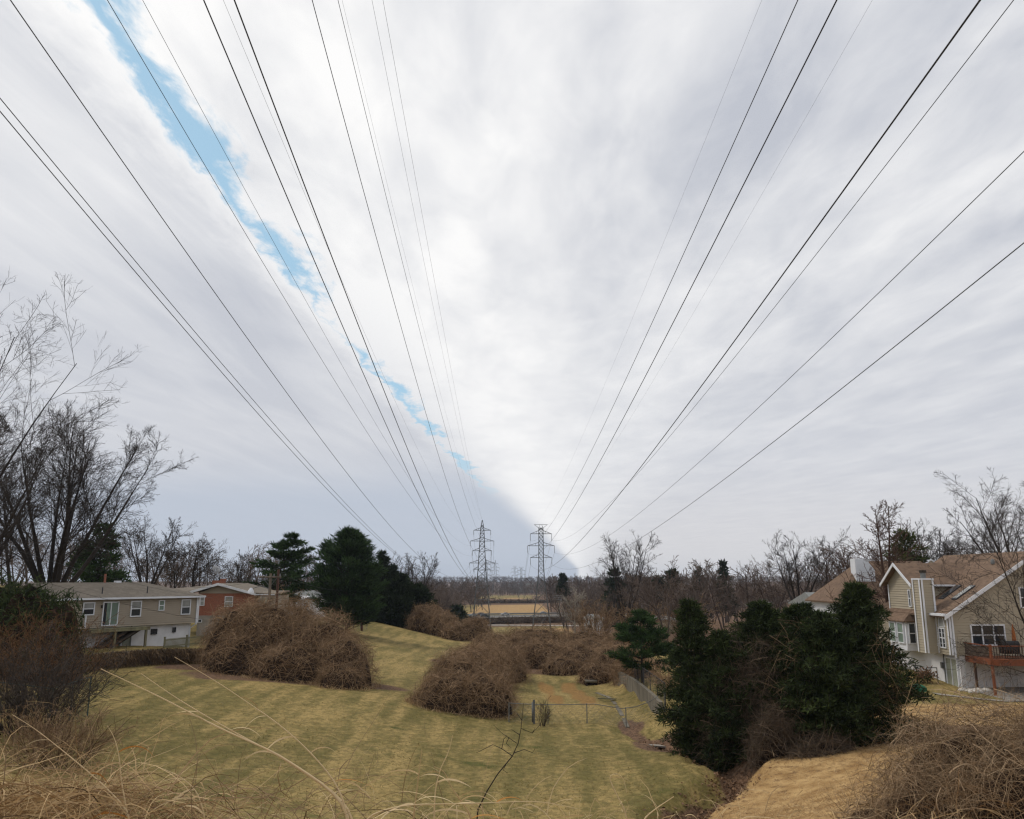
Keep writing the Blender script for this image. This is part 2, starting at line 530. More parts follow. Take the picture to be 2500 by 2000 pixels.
def _solve():
    n = len(_c)
    K = _phi(np.linalg.norm(_w[:, None] - _w[None], axis=2)) + np.eye(n) * 2e-4
    Pm = np.concatenate([np.ones((n, 1)), _w], axis=1)
    A = np.block([[K, Pm], [Pm.T, np.zeros((3, 3))]])
    return np.linalg.solve(A, np.concatenate([_c[:, 2], np.zeros(3)]))


_sol = _solve()
# gully that drains the lawn, from the culvert past the dark evergreens and out under the viewer's right
CREEK = np.array([(7.6, 77), (8.2, 68), (7.8, 60), (7.6, 55), (9.2, 50), (10.4, 46), (10.6, 42), (9.9, 39.5), (8.3, 37.5), (6.7, 35.5), (6.6, 31), (8.5, 24)], float)
CREEK_D = np.array([0.25, 0.3, 0.3, 0.4, 0.7, 1.0, 1.1, 1.1, 1.0, 0.9, 0.9, 0.8])


def seg_dist(x, y, L, vals=None):
    best = np.full(x.shape, 1e9)
    val = np.zeros(x.shape)
    for i in range(len(L) - 1):
        a, b = L[i], L[i + 1]
        d = b - a
        t = np.clip(((x - a[0]) * d[0] + (y - a[1]) * d[1]) / (d @ d), 0, 1)
        r = np.hypot(x - a[0] - t * d[0], y - a[1] - t * d[1])
        k = r < best
        best = np.where(k, r, best)
        if vals is not None:
            val = np.where(k, vals[i] + (vals[i + 1] - vals[i]) * t, val)
    return best, val


# left garden wall line and the concrete wall line (ground steps up behind them)
WL_A, WL_B = np.array((-35.6, 63.0)), np.array((-26.6, 75.2))
WL_D = (WL_B - WL_A) / np.linalg.norm(WL_B - WL_A)
WL_N = np.array((-WL_D[1], WL_D[0]))
WR_X, WR_Y0, WR_Y1 = 9.9, 57.2, 82.0


def ground(x, y):
    x = np.atleast_1d(np.asarray(x, float))
    y = np.atleast_1d(np.asarray(y, float))
    sh = np.broadcast(x, y).shape
    x, y = np.broadcast_to(x, sh).ravel(), np.broadcast_to(y, sh).ravel()
    z = np.zeros(x.shape)
    for i in range(0, len(x), 40000):
        w = warp(x[i:i + 40000], y[i:i + 40000])
        K = _phi(np.linalg.norm(w[:, None] - _w[None], axis=2))
        z[i:i + 40000] = K @ _sol[:len(_c)] + _sol[-3] + w @ _sol[-2:]
    # terrace behind the garden wall on the left
    rx, ry = x - WL_A[0], y - WL_A[1]
    al, pe = rx * WL_D[0] + ry * WL_D[1], rx * WL_N[0] + ry * WL_N[1]
    LL = np.linalg.norm(WL_B - WL_A)
    z = z + 1.10 * S(pe, 0.0, 0.5) * S(al, -4, 0) * (1 - S(al, LL + 0.5, LL + 3.5)) * (1 - S(pe, 22, 40))
    # ground behind the concrete wall on the right
    z = z + 0.95 * S(x, WR_X, WR_X + 0.35) * S(y, WR_Y0 - 1.5, WR_Y0 + 0.3) * (1 - S(y, WR_Y1, WR_Y1 + 3)) * (1 - S(x, 14, 20))
    d, dep = seg_dist(x, y, CREEK, CREEK_D)
    wig = 0.35 * np.sin(y * 1.9) * np.sin(x * 1.3 + y * 0.7)
    z = z - dep * (1 - S(d + wig, 0.25, 1.75))
    z = z + 0.035 * S(-x, -6, 0) * np.sin(x * 0.9 + 1.3 * np.sin(y * 0.4)) * np.sin(y * 0.55) * S(y, 20, 30) * (1 - S(y, 100, 200))
    return z.reshape(sh)


def gz(x, y):
    return float(ground(x, y)[0])


def gpt(x, y, dz=0.0):
    return np.array([x, y, gz(x, y) + dz])


def vnoise(x, y, seed=0):
    """smooth value noise on arrays"""
    def h(i, j):
        a = np.sin(i * 127.1 + j * 311.7 + seed * 74.7) * 43758.5453
        return a - np.floor(a)
    i, j = np.floor(x), np.floor(y)
    fx, fy = x - i, y - j
    fx, fy = fx * fx * (3 - 2 * fx), fy * fy * (3 - 2 * fy)
    return (h(i, j) * (1 - fx) + h(i + 1, j) * fx) * (1 - fy) + (h(i, j + 1) * (1 - fx) + h(i + 1, j + 1) * fx) * fy


def zones(x, y):
    """real ground cover: R = dry tan turf, G = bare leaf litter, B = rusty bare stripes"""
    d, _ = seg_dist(x, y, CREEK)
    wob = (vnoise(x * 0.35, y * 0.35) - 0.5) * 3.0
    bank = S(x - np.interp(y, [20, 28, 36, 39.5, 46, 56], [2.6, 5.9, 6.6, 9.9, 11.0, 12.5]) + wob * 0.35, -0.3, 0.9) * (1 - S(y, 54, 60)) * S(y, 12, 18)
    bank = np.maximum(bank, S(y, 450, 462) * (1 - S(y, 640, 700)) * S(x + wob * 2, -28, -20) * (1 - S(x + wob * 2, 20, 30)))
    bank = np.maximum(bank, S(y, 760, 780) * (1 - S(y, 830, 860)) * S(x, -12, -6) * (1 - S(x, 8, 14)))
    bank = np.maximum(bank, S(y, 285, 300) * (1 - S(y, 318, 326)) * S(x, -1, 8))
    bank = np.maximum(bank, 0.75 * S(-y, -8.5, -5.5))
    bank = np.maximum(bank, 0.35 * S(-y, -34, -18) * (1 - S(x, 0, 6)))
    lit = 1 - S(d + wob * 0.3, 0.3, 1.1)
    lit = lit * S(62 - y, 0, 4)
    lit = np.maximum(lit, (1 - S(np.hypot((x - 8.9) / 2.4, (y - 50.5) / 3.5) + wob * 0.2, 0.6, 1.2)) * 0.9)
    for cx, cy, rx, ry in ((14, 45.5, 4.5, 4.5), (-22, 71, 8, 4), (-17, 66, 9, 4.5), (20, 45, 6, 4.5), (6, 100, 16, 9), (15, 90, 8, 14), (13.5, 24, 4.2, 4.5)):
        lit = np.maximum(lit, (1 - S(np.hypot((x - cx) / rx, (y - cy) / ry) + wob * 0.12, 0.75, 1.05)) * 0.8)
    lit = np.maximum(lit, 0.85 * S(y, 325, 345) * (1 - S(y, 408, 425)))
    wood = np.maximum(S(x, 16, 26) * S(y, 95, 120), S(-x, 30, 45) * S(y, 160, 200)) * (1 - S(y, 900, 1100))
    wood = np.maximum(wood, S(y, 900, 1200))
    side = np.where(x > 0, S(x - 30, 0, 20) * S(y, 250, 330), S(-x - 32, 0, 20) * S(y, 230, 300))
    lit = np.maximum(lit, np.maximum(wood, side) * 0.9)
    lit = np.maximum(lit, 0.8 * S(y, 600, 640) * (1 - S(y, 800, 820)))
    sa = x - (3.35 + (y - 75) * -0.035)
    st = (1 - S(np.abs(sa), 0.32, 0.75)) + (1 - S(np.abs(sa - 2.25), 0.55, 1.0))
    st = st * S(y, 62, 68) * (1 - S(y, 82, 88)) * (0.55 + 0.9 * vnoise(x * 1.2, y * 0.3, 3))
    return np.clip(np.stack([bank, lit, st], axis=-1), 0, 1)


def ground_mat():
    m, t, b = new_mat('winter_ground')
    geo = t.n('ShaderNodeNewGeometry')
    pos = geo.outputs['Position']
    a = t.n('ShaderNodeAttribute')
    a.attribute_name = 'zone'
    sep = t.n('ShaderNodeSeparateColor')
    t.put(sep.inputs[0], a.outputs['Color'])
    zr, zg, zb = sep.outputs
    n_big = t.noise(pos, 0.10, 5, 0.6)
    n_mid = t.noise(pos, 1.3, 7, 0.78)
    n_fine = t.noise(pos, 3.4, 7, 0.8)
    mp = t.n('ShaderNodeMapping')
    t.put(mp.inputs[0], pos)
    mp.inputs['Rotation'].default_value = (0, 0, R(24))
    mp.inputs['Scale'].default_value = (1.0, 0.10, 1.0)
    mow = t.noise(mp.outputs[0], 0.85, 3, 0.5)
    f = t.m('ADD', t.m('MULTIPLY', n_big, 0.36), t.m('ADD', t.m('MULTIPLY', n_mid, 0.52), t.m('MULTIPLY', mow, 0.42)))
    turf = t.mix(t.ramp(f, 0.54, 0.77), (0.152, 0.128, 0.043), (0.385, 0.280, 0.112))
    turf = t.mix(t.ramp(t.noise(pos, 0.23, 4, 0.6), 0.60, 0.74), turf, (0.070, 0.082, 0.020))
    turf = t.mix(t.m('MULTIPLY', t.ramp(n_fine, 0.36, 0.60, 1, 0), 0.62), turf, (0.075, 0.062, 0.024))
    dry = t.mix(t.ramp(t.noise(pos, 0.9, 6, 0.65), 0.35, 0.68), (0.30, 0.182, 0.076), (0.50, 0.335, 0.155))
    dry = t.mix(t.m('MULTIPLY', t.ramp(t.noise(pos, 2.2, 8, 0.85), 0.50, 0.62), 0.85), dry, (0.15, 0.088, 0.042))
    lit = t.mix(t.ramp(t.noise(pos, 5.5, 6, 0.75), 0.35, 0.65), (0.060, 0.036, 0.024), (0.205, 0.125, 0.078))
    rust = t.mix(t.ramp(n_fine, 0.35, 0.65), (0.17, 0.092, 0.034), (0.32, 0.185, 0.062))
    jit = t.m('MULTIPLY_ADD', t.m('SUBTRACT', n_mid, 0.5), 0.55, 0.0)
    c = t.mix(t.ramp(t.m('ADD', zr, jit), 0.3, 0.7), turf, dry)
    c = t.mix(t.m('MULTIPLY', t.ramp(t.m('ADD', zb, t.m('MULTIPLY', jit, 1.6)), 0.2, 0.8), 0.88), c, rust)
    c = t.mix(t.ramp(t.m('ADD', zg, jit), 0.3, 0.7), c, lit)
    t.put(b.inputs['Base Color'], c)
    b.inputs['Roughness'].default_value = 0.95
    b.inputs['Specular IOR Level'].default_value = 0.1
    bp = t.n('ShaderNodeBump')
    bp.inputs['Strength'].default_value = 0.55
    bp.inputs['Distance'].default_value = 0.10
    t.put(bp.inputs['Height'], t.m('ADD', n_fine, t.m('MULTIPLY', t.noise(pos, 1.6, 5, 0.7), 1.5)))
    t.put(b.inputs['Normal'], bp.outputs[0])
    return m


M['ground'] = ground_mat()


def build_ground():
    s1 = np.arange(math.log(6.0), math.log(62), 0.02)
    s2 = np.arange(math.log(62), math.log(125), 0.0062)
    s3 = np.geomspace(125, 4030, 210)
    d = np.concatenate([np.exp(s1), np.exp(s2), s3])
    tt = np.concatenate([np.linspace(-1.0, -0.75, 10), np.linspace(-0.72, 0.72, 225), np.linspace(0.75, 1.0, 10)])
    D, T = np.meshgrid(d, tt, indexing='ij')
    X, Y = D * T, D - 30.0
    Z = ground(X, Y)
    a = Acc()
    a.grid(np.stack([X, Y, Z], axis=-1))
    zn = zones(X.ravel(), Y.ravel())
    o = a.build('ground', M['ground'], smooth=True, rgb=np.concatenate([zn, np.ones((len(zn), 1))], axis=1))
    return tag(o, 'rolling winter lawn and brown bank of the power line corridor', kind='structure')


build_ground()

# ------------------------------------------------------------------ plants
def unit(v):
    return v / (np.linalg.norm(v, axis=-1, keepdims=True) + 1e-9)


def grow(acc, P0, D0, L0, R0, specs, tints=(0.25, 0.6), lean=(0, 0, 0)):
    """branching skeleton grown level by level; specs: dict(seg, gnarl, trop, k, taper, kids, ratio, ang, t0, rr, rmin)"""
    P, D, L, Rr = P0, unit(D0), L0, R0
    for li, sp in enumerate(specs):
        n, s = len(P), sp['seg']
        pts = [P]
        d = D
        for i in range(s):
            d = unit(d + rng.normal(size=(n, 3)) * sp['gnarl'] + np.array([0, 0, sp['trop']]) + np.array(lean) * 0.05)
            pts.append(pts[-1] + d * (L / s)[:, None])
        PL = np.stack(pts, axis=1)
        tt = np.linspace(0, 1, s + 1)
        rad = np.maximum(Rr[:, None] * (1 - tt[None] * (1 - sp['taper'])), sp['rmin'])
        ti = np.clip(tints[0] + (tints[1] - tints[0]) * (li / max(1, len(specs) - 1)) + rng.normal(size=n) * 0.16, 0, 1)
        acc.tubes(PL, rad, sp['k'], ti)
        if not sp.get('kids'):
            break
        c = sp['kids']
        f = np.clip(sp['t0'] + (1 - sp['t0']) * (np.arange(c)[None] + rng.uniform(0, 1, (n, c))) / c, 0, 0.999)
        x = f * s
        i0 = x.astype(int)
        fr = (x - i0)[..., None]
        ar = np.arange(n)[:, None]
        A, B = PL[ar, i0], PL[ar, i0 + 1]
        pos = A + (B - A) * fr
        tang = unit(B - A)
        perp = unit(np.cross(tang, rng.normal(size=tang.shape)))
        if sp.get('flat'):
            perp = unit(perp * np.array([1, 1, 1 - sp['flat']]))
        ang = rng.normal(sp['ang'], sp['ang'] * 0.28, (n, c))[..., None]
        nd = unit(tang * np.cos(ang) + perp * np.sin(ang))
        nl = L[:, None] * sp['ratio'] * rng.uniform(0.6, 1.25, (n, c)) * (1.12 - sp.get('short', 0.55) * f)
        nr = np.maximum((Rr[:, None] * (1 - f * (1 - sp['taper']))) * sp['rr'], sp['rmin'] * 0.7)
        P, D, L, Rr = pos.reshape(-1, 3), nd.reshape(-1, 3), nl.ravel(), nr.ravel()


def bare_specs(kind, rmin, dens=1.0, gn=1.0):
    k = lambda n: max(2, int(round(n * dens)))
    if kind == 'vase':      # several stems fanning from low down
        return [dict(seg=8, gnarl=.04 * gn, trop=.012, k=5, taper=.16, kids=k(10), ratio=.46, ang=.60, t0=.25, rr=.55, rmin=rmin * 1.8, short=.55),
                dict(seg=5, gnarl=.07 * gn, trop=.035, k=3, taper=.22, kids=k(8), ratio=.48, ang=.62, t0=.15, rr=.55, rmin=rmin),
                dict(seg=3, gnarl=.09 * gn, trop=.03, k=2, taper=.3, kids=k(6), ratio=.55, ang=.62, t0=.1, rr=.6, rmin=rmin * .75),
                dict(seg=2, gnarl=.12 * gn, trop=.03, k=2, taper=.4, kids=k(3), ratio=.75, ang=.5, t0=.1, rr=.7, rmin=rmin * .55),
                dict(seg=2, gnarl=.14 * gn, trop=.02, k=2, taper=.4, rmin=rmin * .42)]
    if kind == 'round':     # a trunk with limbs
        return [dict(seg=8, gnarl=.03 * gn, trop=.02, k=5, taper=.25, kids=k(16), ratio=.62, ang=.80, t0=.18, rr=.50, rmin=rmin * 1.8, short=.62),
                dict(seg=5, gnarl=.07 * gn, trop=.05, k=3, taper=.22, kids=k(8), ratio=.50, ang=.65, t0=.15, rr=.55, rmin=rmin),
                dict(seg=3, gnarl=.10 * gn, trop=.03, k=2, taper=.3, kids=k(6), ratio=.55, ang=.62, t0=.1, rr=.6, rmin=rmin * .75),
                dict(seg=2, gnarl=.13 * gn, trop=.03, k=2, taper=.4, kids=k(3), ratio=.75, ang=.5, t0=.1, rr=.7, rmin=rmin * .55),
                dict(seg=2, gnarl=.14 * gn, trop=.02, k=2, taper=.4, rmin=rmin * .42)]
    if kind == 'spire':     # one straight trunk with many short side limbs
        return [dict(seg=9, gnarl=.015 * gn, trop=.02, k=6, taper=.08, kids=k(46), ratio=.40, ang=1.12, t0=.14, rr=.34, rmin=rmin * 2, short=.92),
                dict(seg=5, gnarl=.10 * gn, trop=.10, k=3, taper=.3, kids=k(9), ratio=.36, ang=.7, t0=.15, rr=.55, rmin=rmin),
                dict(seg=3, gnarl=.17 * gn, trop=.06, k=2, taper=.4, kids=k(4), ratio=.5, ang=.65, t0=.1, rr=.6, rmin=rmin),
                dict(seg=2, gnarl=.2 * gn, trop=.03, k=2, taper=.5, rmin=rmin * .8)]
    if kind == 'ridge':
        return [dict(seg=1, gnarl=.05, trop=.03, k=3, taper=.3, kids=7, ratio=.75, ang=.75, t0=.06, rr=.5, rmin=rmin, short=.6),
                dict(seg=1, gnarl=.15, trop=.07, k=2, taper=.5, kids=5, ratio=.55, ang=.6, t0=.15, rr=.8, rmin=rmin),
                dict(seg=1, gnarl=.2, trop=.06, k=2, taper=.6, rmin=rmin)]
    if kind == 'far2':
        return [dict(seg=2, gnarl=.05, trop=.03, k=3, taper=.3, kids=8, ratio=.72, ang=.75, t0=.08, rr=.5, rmin=rmin, short=.6),
                dict(seg=2, gnarl=.15, trop=.07, k=2, taper=.4, kids=5, ratio=.55, ang=.6, t0=.15, rr=.6, rmin=rmin),
                dict(seg=1, gnarl=.2, trop=.06, k=2, taper=.5, kids=4, ratio=.6, ang=.6, t0=.1, rr=.8, rmin=rmin),
                dict(seg=1, gnarl=.2, trop=.03, k=2, taper=.6, rmin=rmin)]
    if kind == 'far':
        return [dict(seg=3, gnarl=.06, trop=.03, k=3, taper=.3, kids=8, ratio=.58, ang=.7, t0=.2, rr=.5, rmin=rmin * 1.6, short=.55),
                dict(seg=2, gnarl=.15, trop=.06, k=2, taper=.3, kids=6, ratio=.52, ang=.65, t0=.15, rr=.6, rmin=rmin * 1.2),
                dict(seg=1, gnarl=.2, trop=.06, k=2, taper=.4, kids=5, ratio=.6, ang=.6, t0=.1, rr=.7, rmin=rmin),
                dict(seg=1, gnarl=.2, trop=.03, k=2, taper=.5, rmin=rmin)]


def bare_tree(name, base, H, kind, m, label, group=None, bole=None, stems=1, tilt=0.1, rmin=0.012, r0=None, dens=1.0, lean=(0, 0, 0), gn=1.0, tints=(0.12, 0.38), cat='tree'):
    """trunk (thick wood) and crown (limbs and twigs) under one empty"""
    base = np.asarray(base, float)
    root = empty(name, base, label, cat, group)
    sp = bare_specs(kind, rmin, dens, gn)
    th = rng.uniform(0, 6.28) + np.arange(stems) * 6.283 / stems
    tl = tilt * (rng.uniform(0.25, 1.35, stems) if stems > 2 else np.ones(stems))
    D = unit(np.stack([np.cos(th) * tl, np.sin(th) * tl, np.ones(stems)], axis=1) + np.array(lean))
    frac = {'vase': 0.80, 'round': 0.74, 'spire': 0.97, 'far': .75}[kind]
    Ls = H * frac * rng.uniform(0.88, 1.05, stems)
    r0 = r0 or H * 0.018
    bole = H * .09 if (bole is None and kind == 'vase') else (bole or 0)
    P = base[None] + np.stack([np.cos(th), np.sin(th), th * 0], axis=1) * r0 * (0.8 if stems > 1 else 0) + np.array([0, 0, bole - 0.15])
    st = rng.bit_generator.state
    a = Acc()
    first = dict(sp[0])
    first['kids'] = None
    first['taper'] = .05
    first['rmin'] = .012
    grow(a, P, D, Ls, np.full(stems, r0), [first], tints, lean)
    # root flare
    fl = np.stack([base + np.array([0, 0, -0.2]), base + np.array([0, 0, 0.25]), base + np.array([0, 0, bole + 0.8])])[None]
    bk = 1.7 if stems > 2 else 1.0
    a.tubes(fl, np.array([[r0 * 1.7 * bk, r0 * 1.25 * bk, r0 * bk]]), 7, tints[0])
    a.build('trunk', m, root)
    rng.bit_generator.state = st
    b = Acc()
    grow(b, P, D, Ls, np.full(stems, r0 * 0.6), sp, tints, lean)
    tag(b.build('crown', m, root), kind='stuff')
    return root


def sprays(acc, P, D, L, w, tint, jitter=0.5):
    """small needle sprays: tapered quads starting at P along D"""
    n = len(P)
    D = unit(D + rng.normal(size=(n, 3)) * jitter)
    side = unit(np.cross(D, rng.normal(size=(n, 3)))) * w[:, None]
    e = P + D * L[:, None]
    acc.quads(np.stack([P - side * .5, P + D * (L * .45)[:, None] - side, e, P + D * (L * .45)[:, None] + side], axis=1), tint)


def conifer(name, base, H, Rm, label, needle, m_bark, profile, z0=0.12, nbr=120, nsp=70, spL=0.42, spW=0.055, droop=0.0, up=0.25, group=None, r0=None, layers=None, side=None, jit=0.6, bare=0.25, clump=0.25, top_off=(0, 0), rough=0.62, vflat=0.45):
    """trunk, boughs and needles; profile(t) gives reach by height"""
    base = np.asarray(base, float)
    root = empty(name, base, label, 'tree', group)
    r0 = r0 or H * 0.016
    a = Acc()
    tz = np.linspace(0, 1, 8)
    tp = base + np.stack([np.cumsum(rng.normal(size=8) * 0.05) + top_off[0] * tz ** 2, np.cumsum(rng.normal(size=8) * 0.05) + top_off[1] * tz ** 2, tz * H - 0.2], axis=1)
    a.tubes(tp[None], (r0 * (1.05 - tz))[None] + 0.02, 6, 0.3)
    a.build('trunk', m_bark, root)
    t = z0 + (1 - z0) * np.sort(rng.uniform(0, 1, nbr) ** 0.9)
    if layers:
        t = np.round(t * layers) / layers + rng.normal(size=nbr) * 0.028
    t = np.clip(t, z0, 0.985)
    th = rng.uniform(0, 6.283, nbr)
    reach = Rm * np.array([profile(x) for x in t]) * rng.uniform(rough, 1.12, nbr)
    if side is not None:
        reach = reach * (1 + side[1] * np.cos(th - side[0]))
    sx = np.array([np.interp(t, tz, tp[:, i]) for i in range(3)]).T
    out = np.stack([np.cos(th), np.sin(th), th * 0], axis=1)
    ns = 6
    f = np.linspace(0, 1, ns + 1)
    PL = sx[:, None] + out[:, None] * (reach[:, None] * f[None])[..., None]
    PL[..., 2] += reach[:, None] * (up * f - droop * f ** 2)[None] + (rng.normal(size=(nbr, ns + 1)) * 0.06 * reach[:, None]) * f[None]
    b = Acc()
    b.tubes(PL, np.maximum((0.012 + 0.02 * reach)[:, None] * (1.05 - f)[None], 0.008), 3, 0.35)
    tag(b.build('boughs', m_bark, root), kind='stuff')
    c = Acc()
    q = np.maximum(4, (nsp * (0.25 + reach / Rm))).astype(int)
    bi = np.repeat(np.arange(nbr), q)
    n = len(bi)
    ff = bare + (1 - bare) * rng.uniform(0, 1, n) ** 0.75
    x = ff * ns * 0.9999
    i0 = x.astype(int)
    fr = (x - i0)[:, None]
    p = PL[bi, i0] * (1 - fr) + PL[bi, np.minimum(i0 + 1, ns)] * fr
    tang = unit(PL[bi, np.minimum(i0 + 1, ns)] - PL[bi, i0])
    wid = reach[bi] * clump * (1.05 - ff) + spL * 0.35
    off = rng.normal(size=(n, 3)) * np.array([1, 1, vflat]) * wid[:, None] * 0.55
    p = p + off
    d = tang * 0.8 + unit(off + 1e-6) * 0.5 + np.array([0, 0, 0.25])
    shade = np.clip(0.42 + rng.normal(size=n) * 0.2 + 0.25 * (off[:, 2] / (wid + .01)) + 0.12 * rng.normal(size=nbr)[bi], 0, 1)  # sprays on top of each clump lighter: shading painted into the tint
    sprays(c, p, d, spL * rng.uniform(0.6, 1.3, n), spW * rng.uniform(0.6, 1.4, n), shade, jit)
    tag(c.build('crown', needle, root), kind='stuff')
    return root


def bramble(name, lobes, label, m, count, Ls=1.6, wid=0.016, group=None, droop=0.16, core=0.80, cat='bush', up=0.25, tint=(0.55, 0.2), inner=0.3, seg=3, hang=0.15, core_mat=None):
    """tangled mound: lobes (x, y, rx, ry, h, rot); arching stems over and through a dense hull, coloured dark as inner shade"""
    lob = np.array([l if len(l) == 6 else (*l, 0.0) for l in lobes], float)
    bz = ground(lob[:, 0], lob[:, 1])
    root = empty(name, (lob[0, 0], lob[0, 1], bz[0]), label, cat, group)
    area = lob[:, 2] * lob[:, 3] + (lob[:, 2] + lob[:, 3]) * lob[:, 4]
    pk = rng.choice(len(lob), count, p=area / area.sum())
    l = lob[pk]
    d = rng.normal(size=(count, 3))
    d[:, 2] = np.abs(d[:, 2])
    d = unit(d)
    lowb = (rng.uniform(size=count) > .30 + .95 * d[:, 2])
    d[lowb, 2] += rng.uniform(.1, .9, lowb.sum())  # thins the low stems so the dark hull shows there as shade
    d = unit(d)
    rr = np.where(rng.uniform(size=count) < inner, rng.uniform(0.55, 0.95, count), rng.uniform(0.90, 1.03, count))
    lump = 1 + 0.10 * np.sin(d[:, 0] * 7 + pk * 2.1) * np.sin(d[:, 1] * 6 + pk) + 0.06 * np.sin(d[:, 2] * 13 + d[:, 0] * 5)
    rr = rr * lump
    cs, sn = np.cos(l[:, 5]), np.sin(l[:, 5])
    lx, ly = d[:, 0] * l[:, 2] * rr, d[:, 1] * l[:, 3] * rr
    X, Y = l[:, 0] + lx * cs - ly * sn, l[:, 1] + lx * sn + ly * cs
    G = ground(X, Y)
    Z = np.maximum(G * 0.75 + bz[pk] * 0.25, G - 0.1) + d[:, 2] * l[:, 4] * rr
    nrm = unit(np.stack([(d[:, 0] / l[:, 2]) * cs - (d[:, 1] / l[:, 3]) * sn, (d[:, 0] / l[:, 2]) * sn + (d[:, 1] / l[:, 3]) * cs, d[:, 2] / l[:, 4]], axis=1))
    tg = unit(np.cross(nrm, rng.normal(size=(count, 3))))
    stick = rng.uniform(size=count) < .10
    D = unit(tg * .8 + nrm * np.where(stick, 1.1, rng.normal(0.42, 0.30, count))[:, None] + np.array([0, 0, up]))
    L = Ls * rng.uniform(0.35, 1.4, count) * np.where(stick, .75, 1)
    P = np.stack([X, Y, Z], axis=1) - D * (L * 0.62)[:, None]
    P[:, 2] = np.maximum(P[:, 2], G - 0.05)
    pts = [P]
    for i in range(seg):
        D = unit(D + rng.normal(size=(count, 3)) * 0.20 + np.array([0, 0, -droop * (4.5 / seg)]))
        q = pts[-1] + D * (L / seg)[:, None]
        q[:, 2] = np.maximum(q[:, 2], G - 0.02)
        pts.append(q)
    PL = np.stack(pts, axis=1)
    w = wid * np.exp(rng.normal(-.08, .42, count))
    a = Acc()
    a.tubes(PL, w[:, None] * np.linspace(1.1, 0.45, seg + 1)[None], 2, np.clip(rng.normal(tint[0], tint[1], count) + 0.15 * (rr - 0.9), 0, 1))  # inner stems tinted darker, shade put into the colour
    tag(a.build('stems', m, root), kind='stuff')
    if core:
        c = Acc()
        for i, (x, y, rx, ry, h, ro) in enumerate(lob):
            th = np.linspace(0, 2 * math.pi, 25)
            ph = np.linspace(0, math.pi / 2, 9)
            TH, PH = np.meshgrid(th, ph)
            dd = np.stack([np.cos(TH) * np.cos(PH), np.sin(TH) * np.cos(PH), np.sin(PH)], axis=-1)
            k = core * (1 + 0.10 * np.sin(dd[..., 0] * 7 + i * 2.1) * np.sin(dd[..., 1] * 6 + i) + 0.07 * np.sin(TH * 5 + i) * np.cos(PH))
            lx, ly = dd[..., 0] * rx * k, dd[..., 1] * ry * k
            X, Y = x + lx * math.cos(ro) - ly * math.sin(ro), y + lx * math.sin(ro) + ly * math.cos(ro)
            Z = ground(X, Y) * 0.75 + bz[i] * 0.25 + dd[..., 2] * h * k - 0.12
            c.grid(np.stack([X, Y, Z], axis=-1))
        c.build('inner_shade_hull', core_mat or M['core'], root, smooth=True)  # solid hull stops see-through; its dark colour stands for shade inside
    return root


def upright_bush(name, base, H, spread, n, label, m, group=None, wid=0.014, kids=7, lean=(0, 0), tint=(.2, .6), gn=1.0):
    """many stems from the ground, fanning and branching"""
    base = np.asarray(base, float)
    root = empty(name, base, label, 'bush', group)
    th = rng.uniform(0, 6.283, n)
    r = np.sqrt(rng.uniform(0, 1, n)) * spread
    P = np.stack([base[0] + np.cos(th) * r * 0.45, base[1] + np.sin(th) * r * 0.45, th * 0], axis=1)
    P[:, 2] = ground(P[:, 0], P[:, 1]) - 0.05
    D = unit(np.stack([np.cos(th) * r / H * 1.1 + lean[0], np.sin(th) * r / H * 1.1 + lean[1], np.ones(n)], axis=1))
    a = Acc()
    grow(a, P, D, H * rng.uniform(0.55, 1.05, n), np.full(n, wid * 1.8),
         [dict(seg=6, gnarl=.12 * gn, trop=-.02, k=3, taper=.3, kids=kids, ratio=.42, ang=.6, t0=.2, rr=.7, rmin=wid),
          dict(seg=4, gnarl=.2 * gn, trop=.0, k=2, taper=.4, kids=5, ratio=.5, ang=.6, t0=.1, rr=.7, rmin=wid * .8),
          dict(seg=2, gnarl=.25 * gn, trop=-.02, k=2, taper=.5, rmin=wid * .6)], tint)
    tag(a.build('stems', m, root), kind='stuff')
    return root


# ---- big bramble mounds on the lawn
bramble('bramble_mound', [(-23.0, 72.0, 3.6, 3.4, 5.7), (-19.5, 70.5, 4.4, 4.2, 6.1), (-15.6, 68.5, 3.8, 4.0, 5.4), (-13.0, 66.0, 2.7, 3.4, 4.0), (-20.5, 68.0, 4.2, 2.6, 3.6), (-16.5, 65.2, 3.6, 2.4, 2.8), (-12.6, 63.2, 2.0, 1.9, 1.9), (-17.5, 69.8, 2.0, 2.2, 6.2), (-21.2, 70.2, 1.8, 2.0, 6.0)],
        'huge brown bramble mound on the lawn beside the taupe house', M['twig'], 32000, 1.6, 0.0095, 'bramble mounds on the lawn', cat='bush')
bramble('bramble_mound', [(-4.3, 59.6, 2.6, 2.2, 2.5), (-1.9, 59.6, 2.2, 2.2, 2.9), (-4.2, 63.5, 2.5, 3.2, 3.6), (-3.4, 70.0, 2.7, 4.2, 3.9), (-2.0, 64.5, 2.3, 3.4, 3.3), (-2.6, 78.0, 3.0, 5.0, 3.9), (-1.4, 86, 3.4, 5.0, 3.6), (-6.0, 60.2, 1.3, 1.3, 1.0)],
        'long brown bramble mound in the middle of the lawn next to the wire fence', M['twig'], 31000, 1.5, 0.009, 'bramble mounds on the lawn')
bramble('bramble_mound', [(3.5, 101, 4.2, 4.0, 3.3), (8.0, 98, 4.0, 3.2, 3.0), (10.8, 92, 2.8, 4.2, 3.2), (12.0, 85, 2.0, 4.6, 2.8), (0.5, 108, 4.5, 4.5, 3.6), (9.5, 106, 4.5, 4, 3.4), (8.2, 84.5, 1.9, 2.6, 1.9), (5.5, 93, 2.6, 2.4, 2.0)],
        'low brown bramble bank curving behind the striped grass and culvert', M['twig'], 20000, 1.6, 0.013, 'bramble mounds on the lawn')
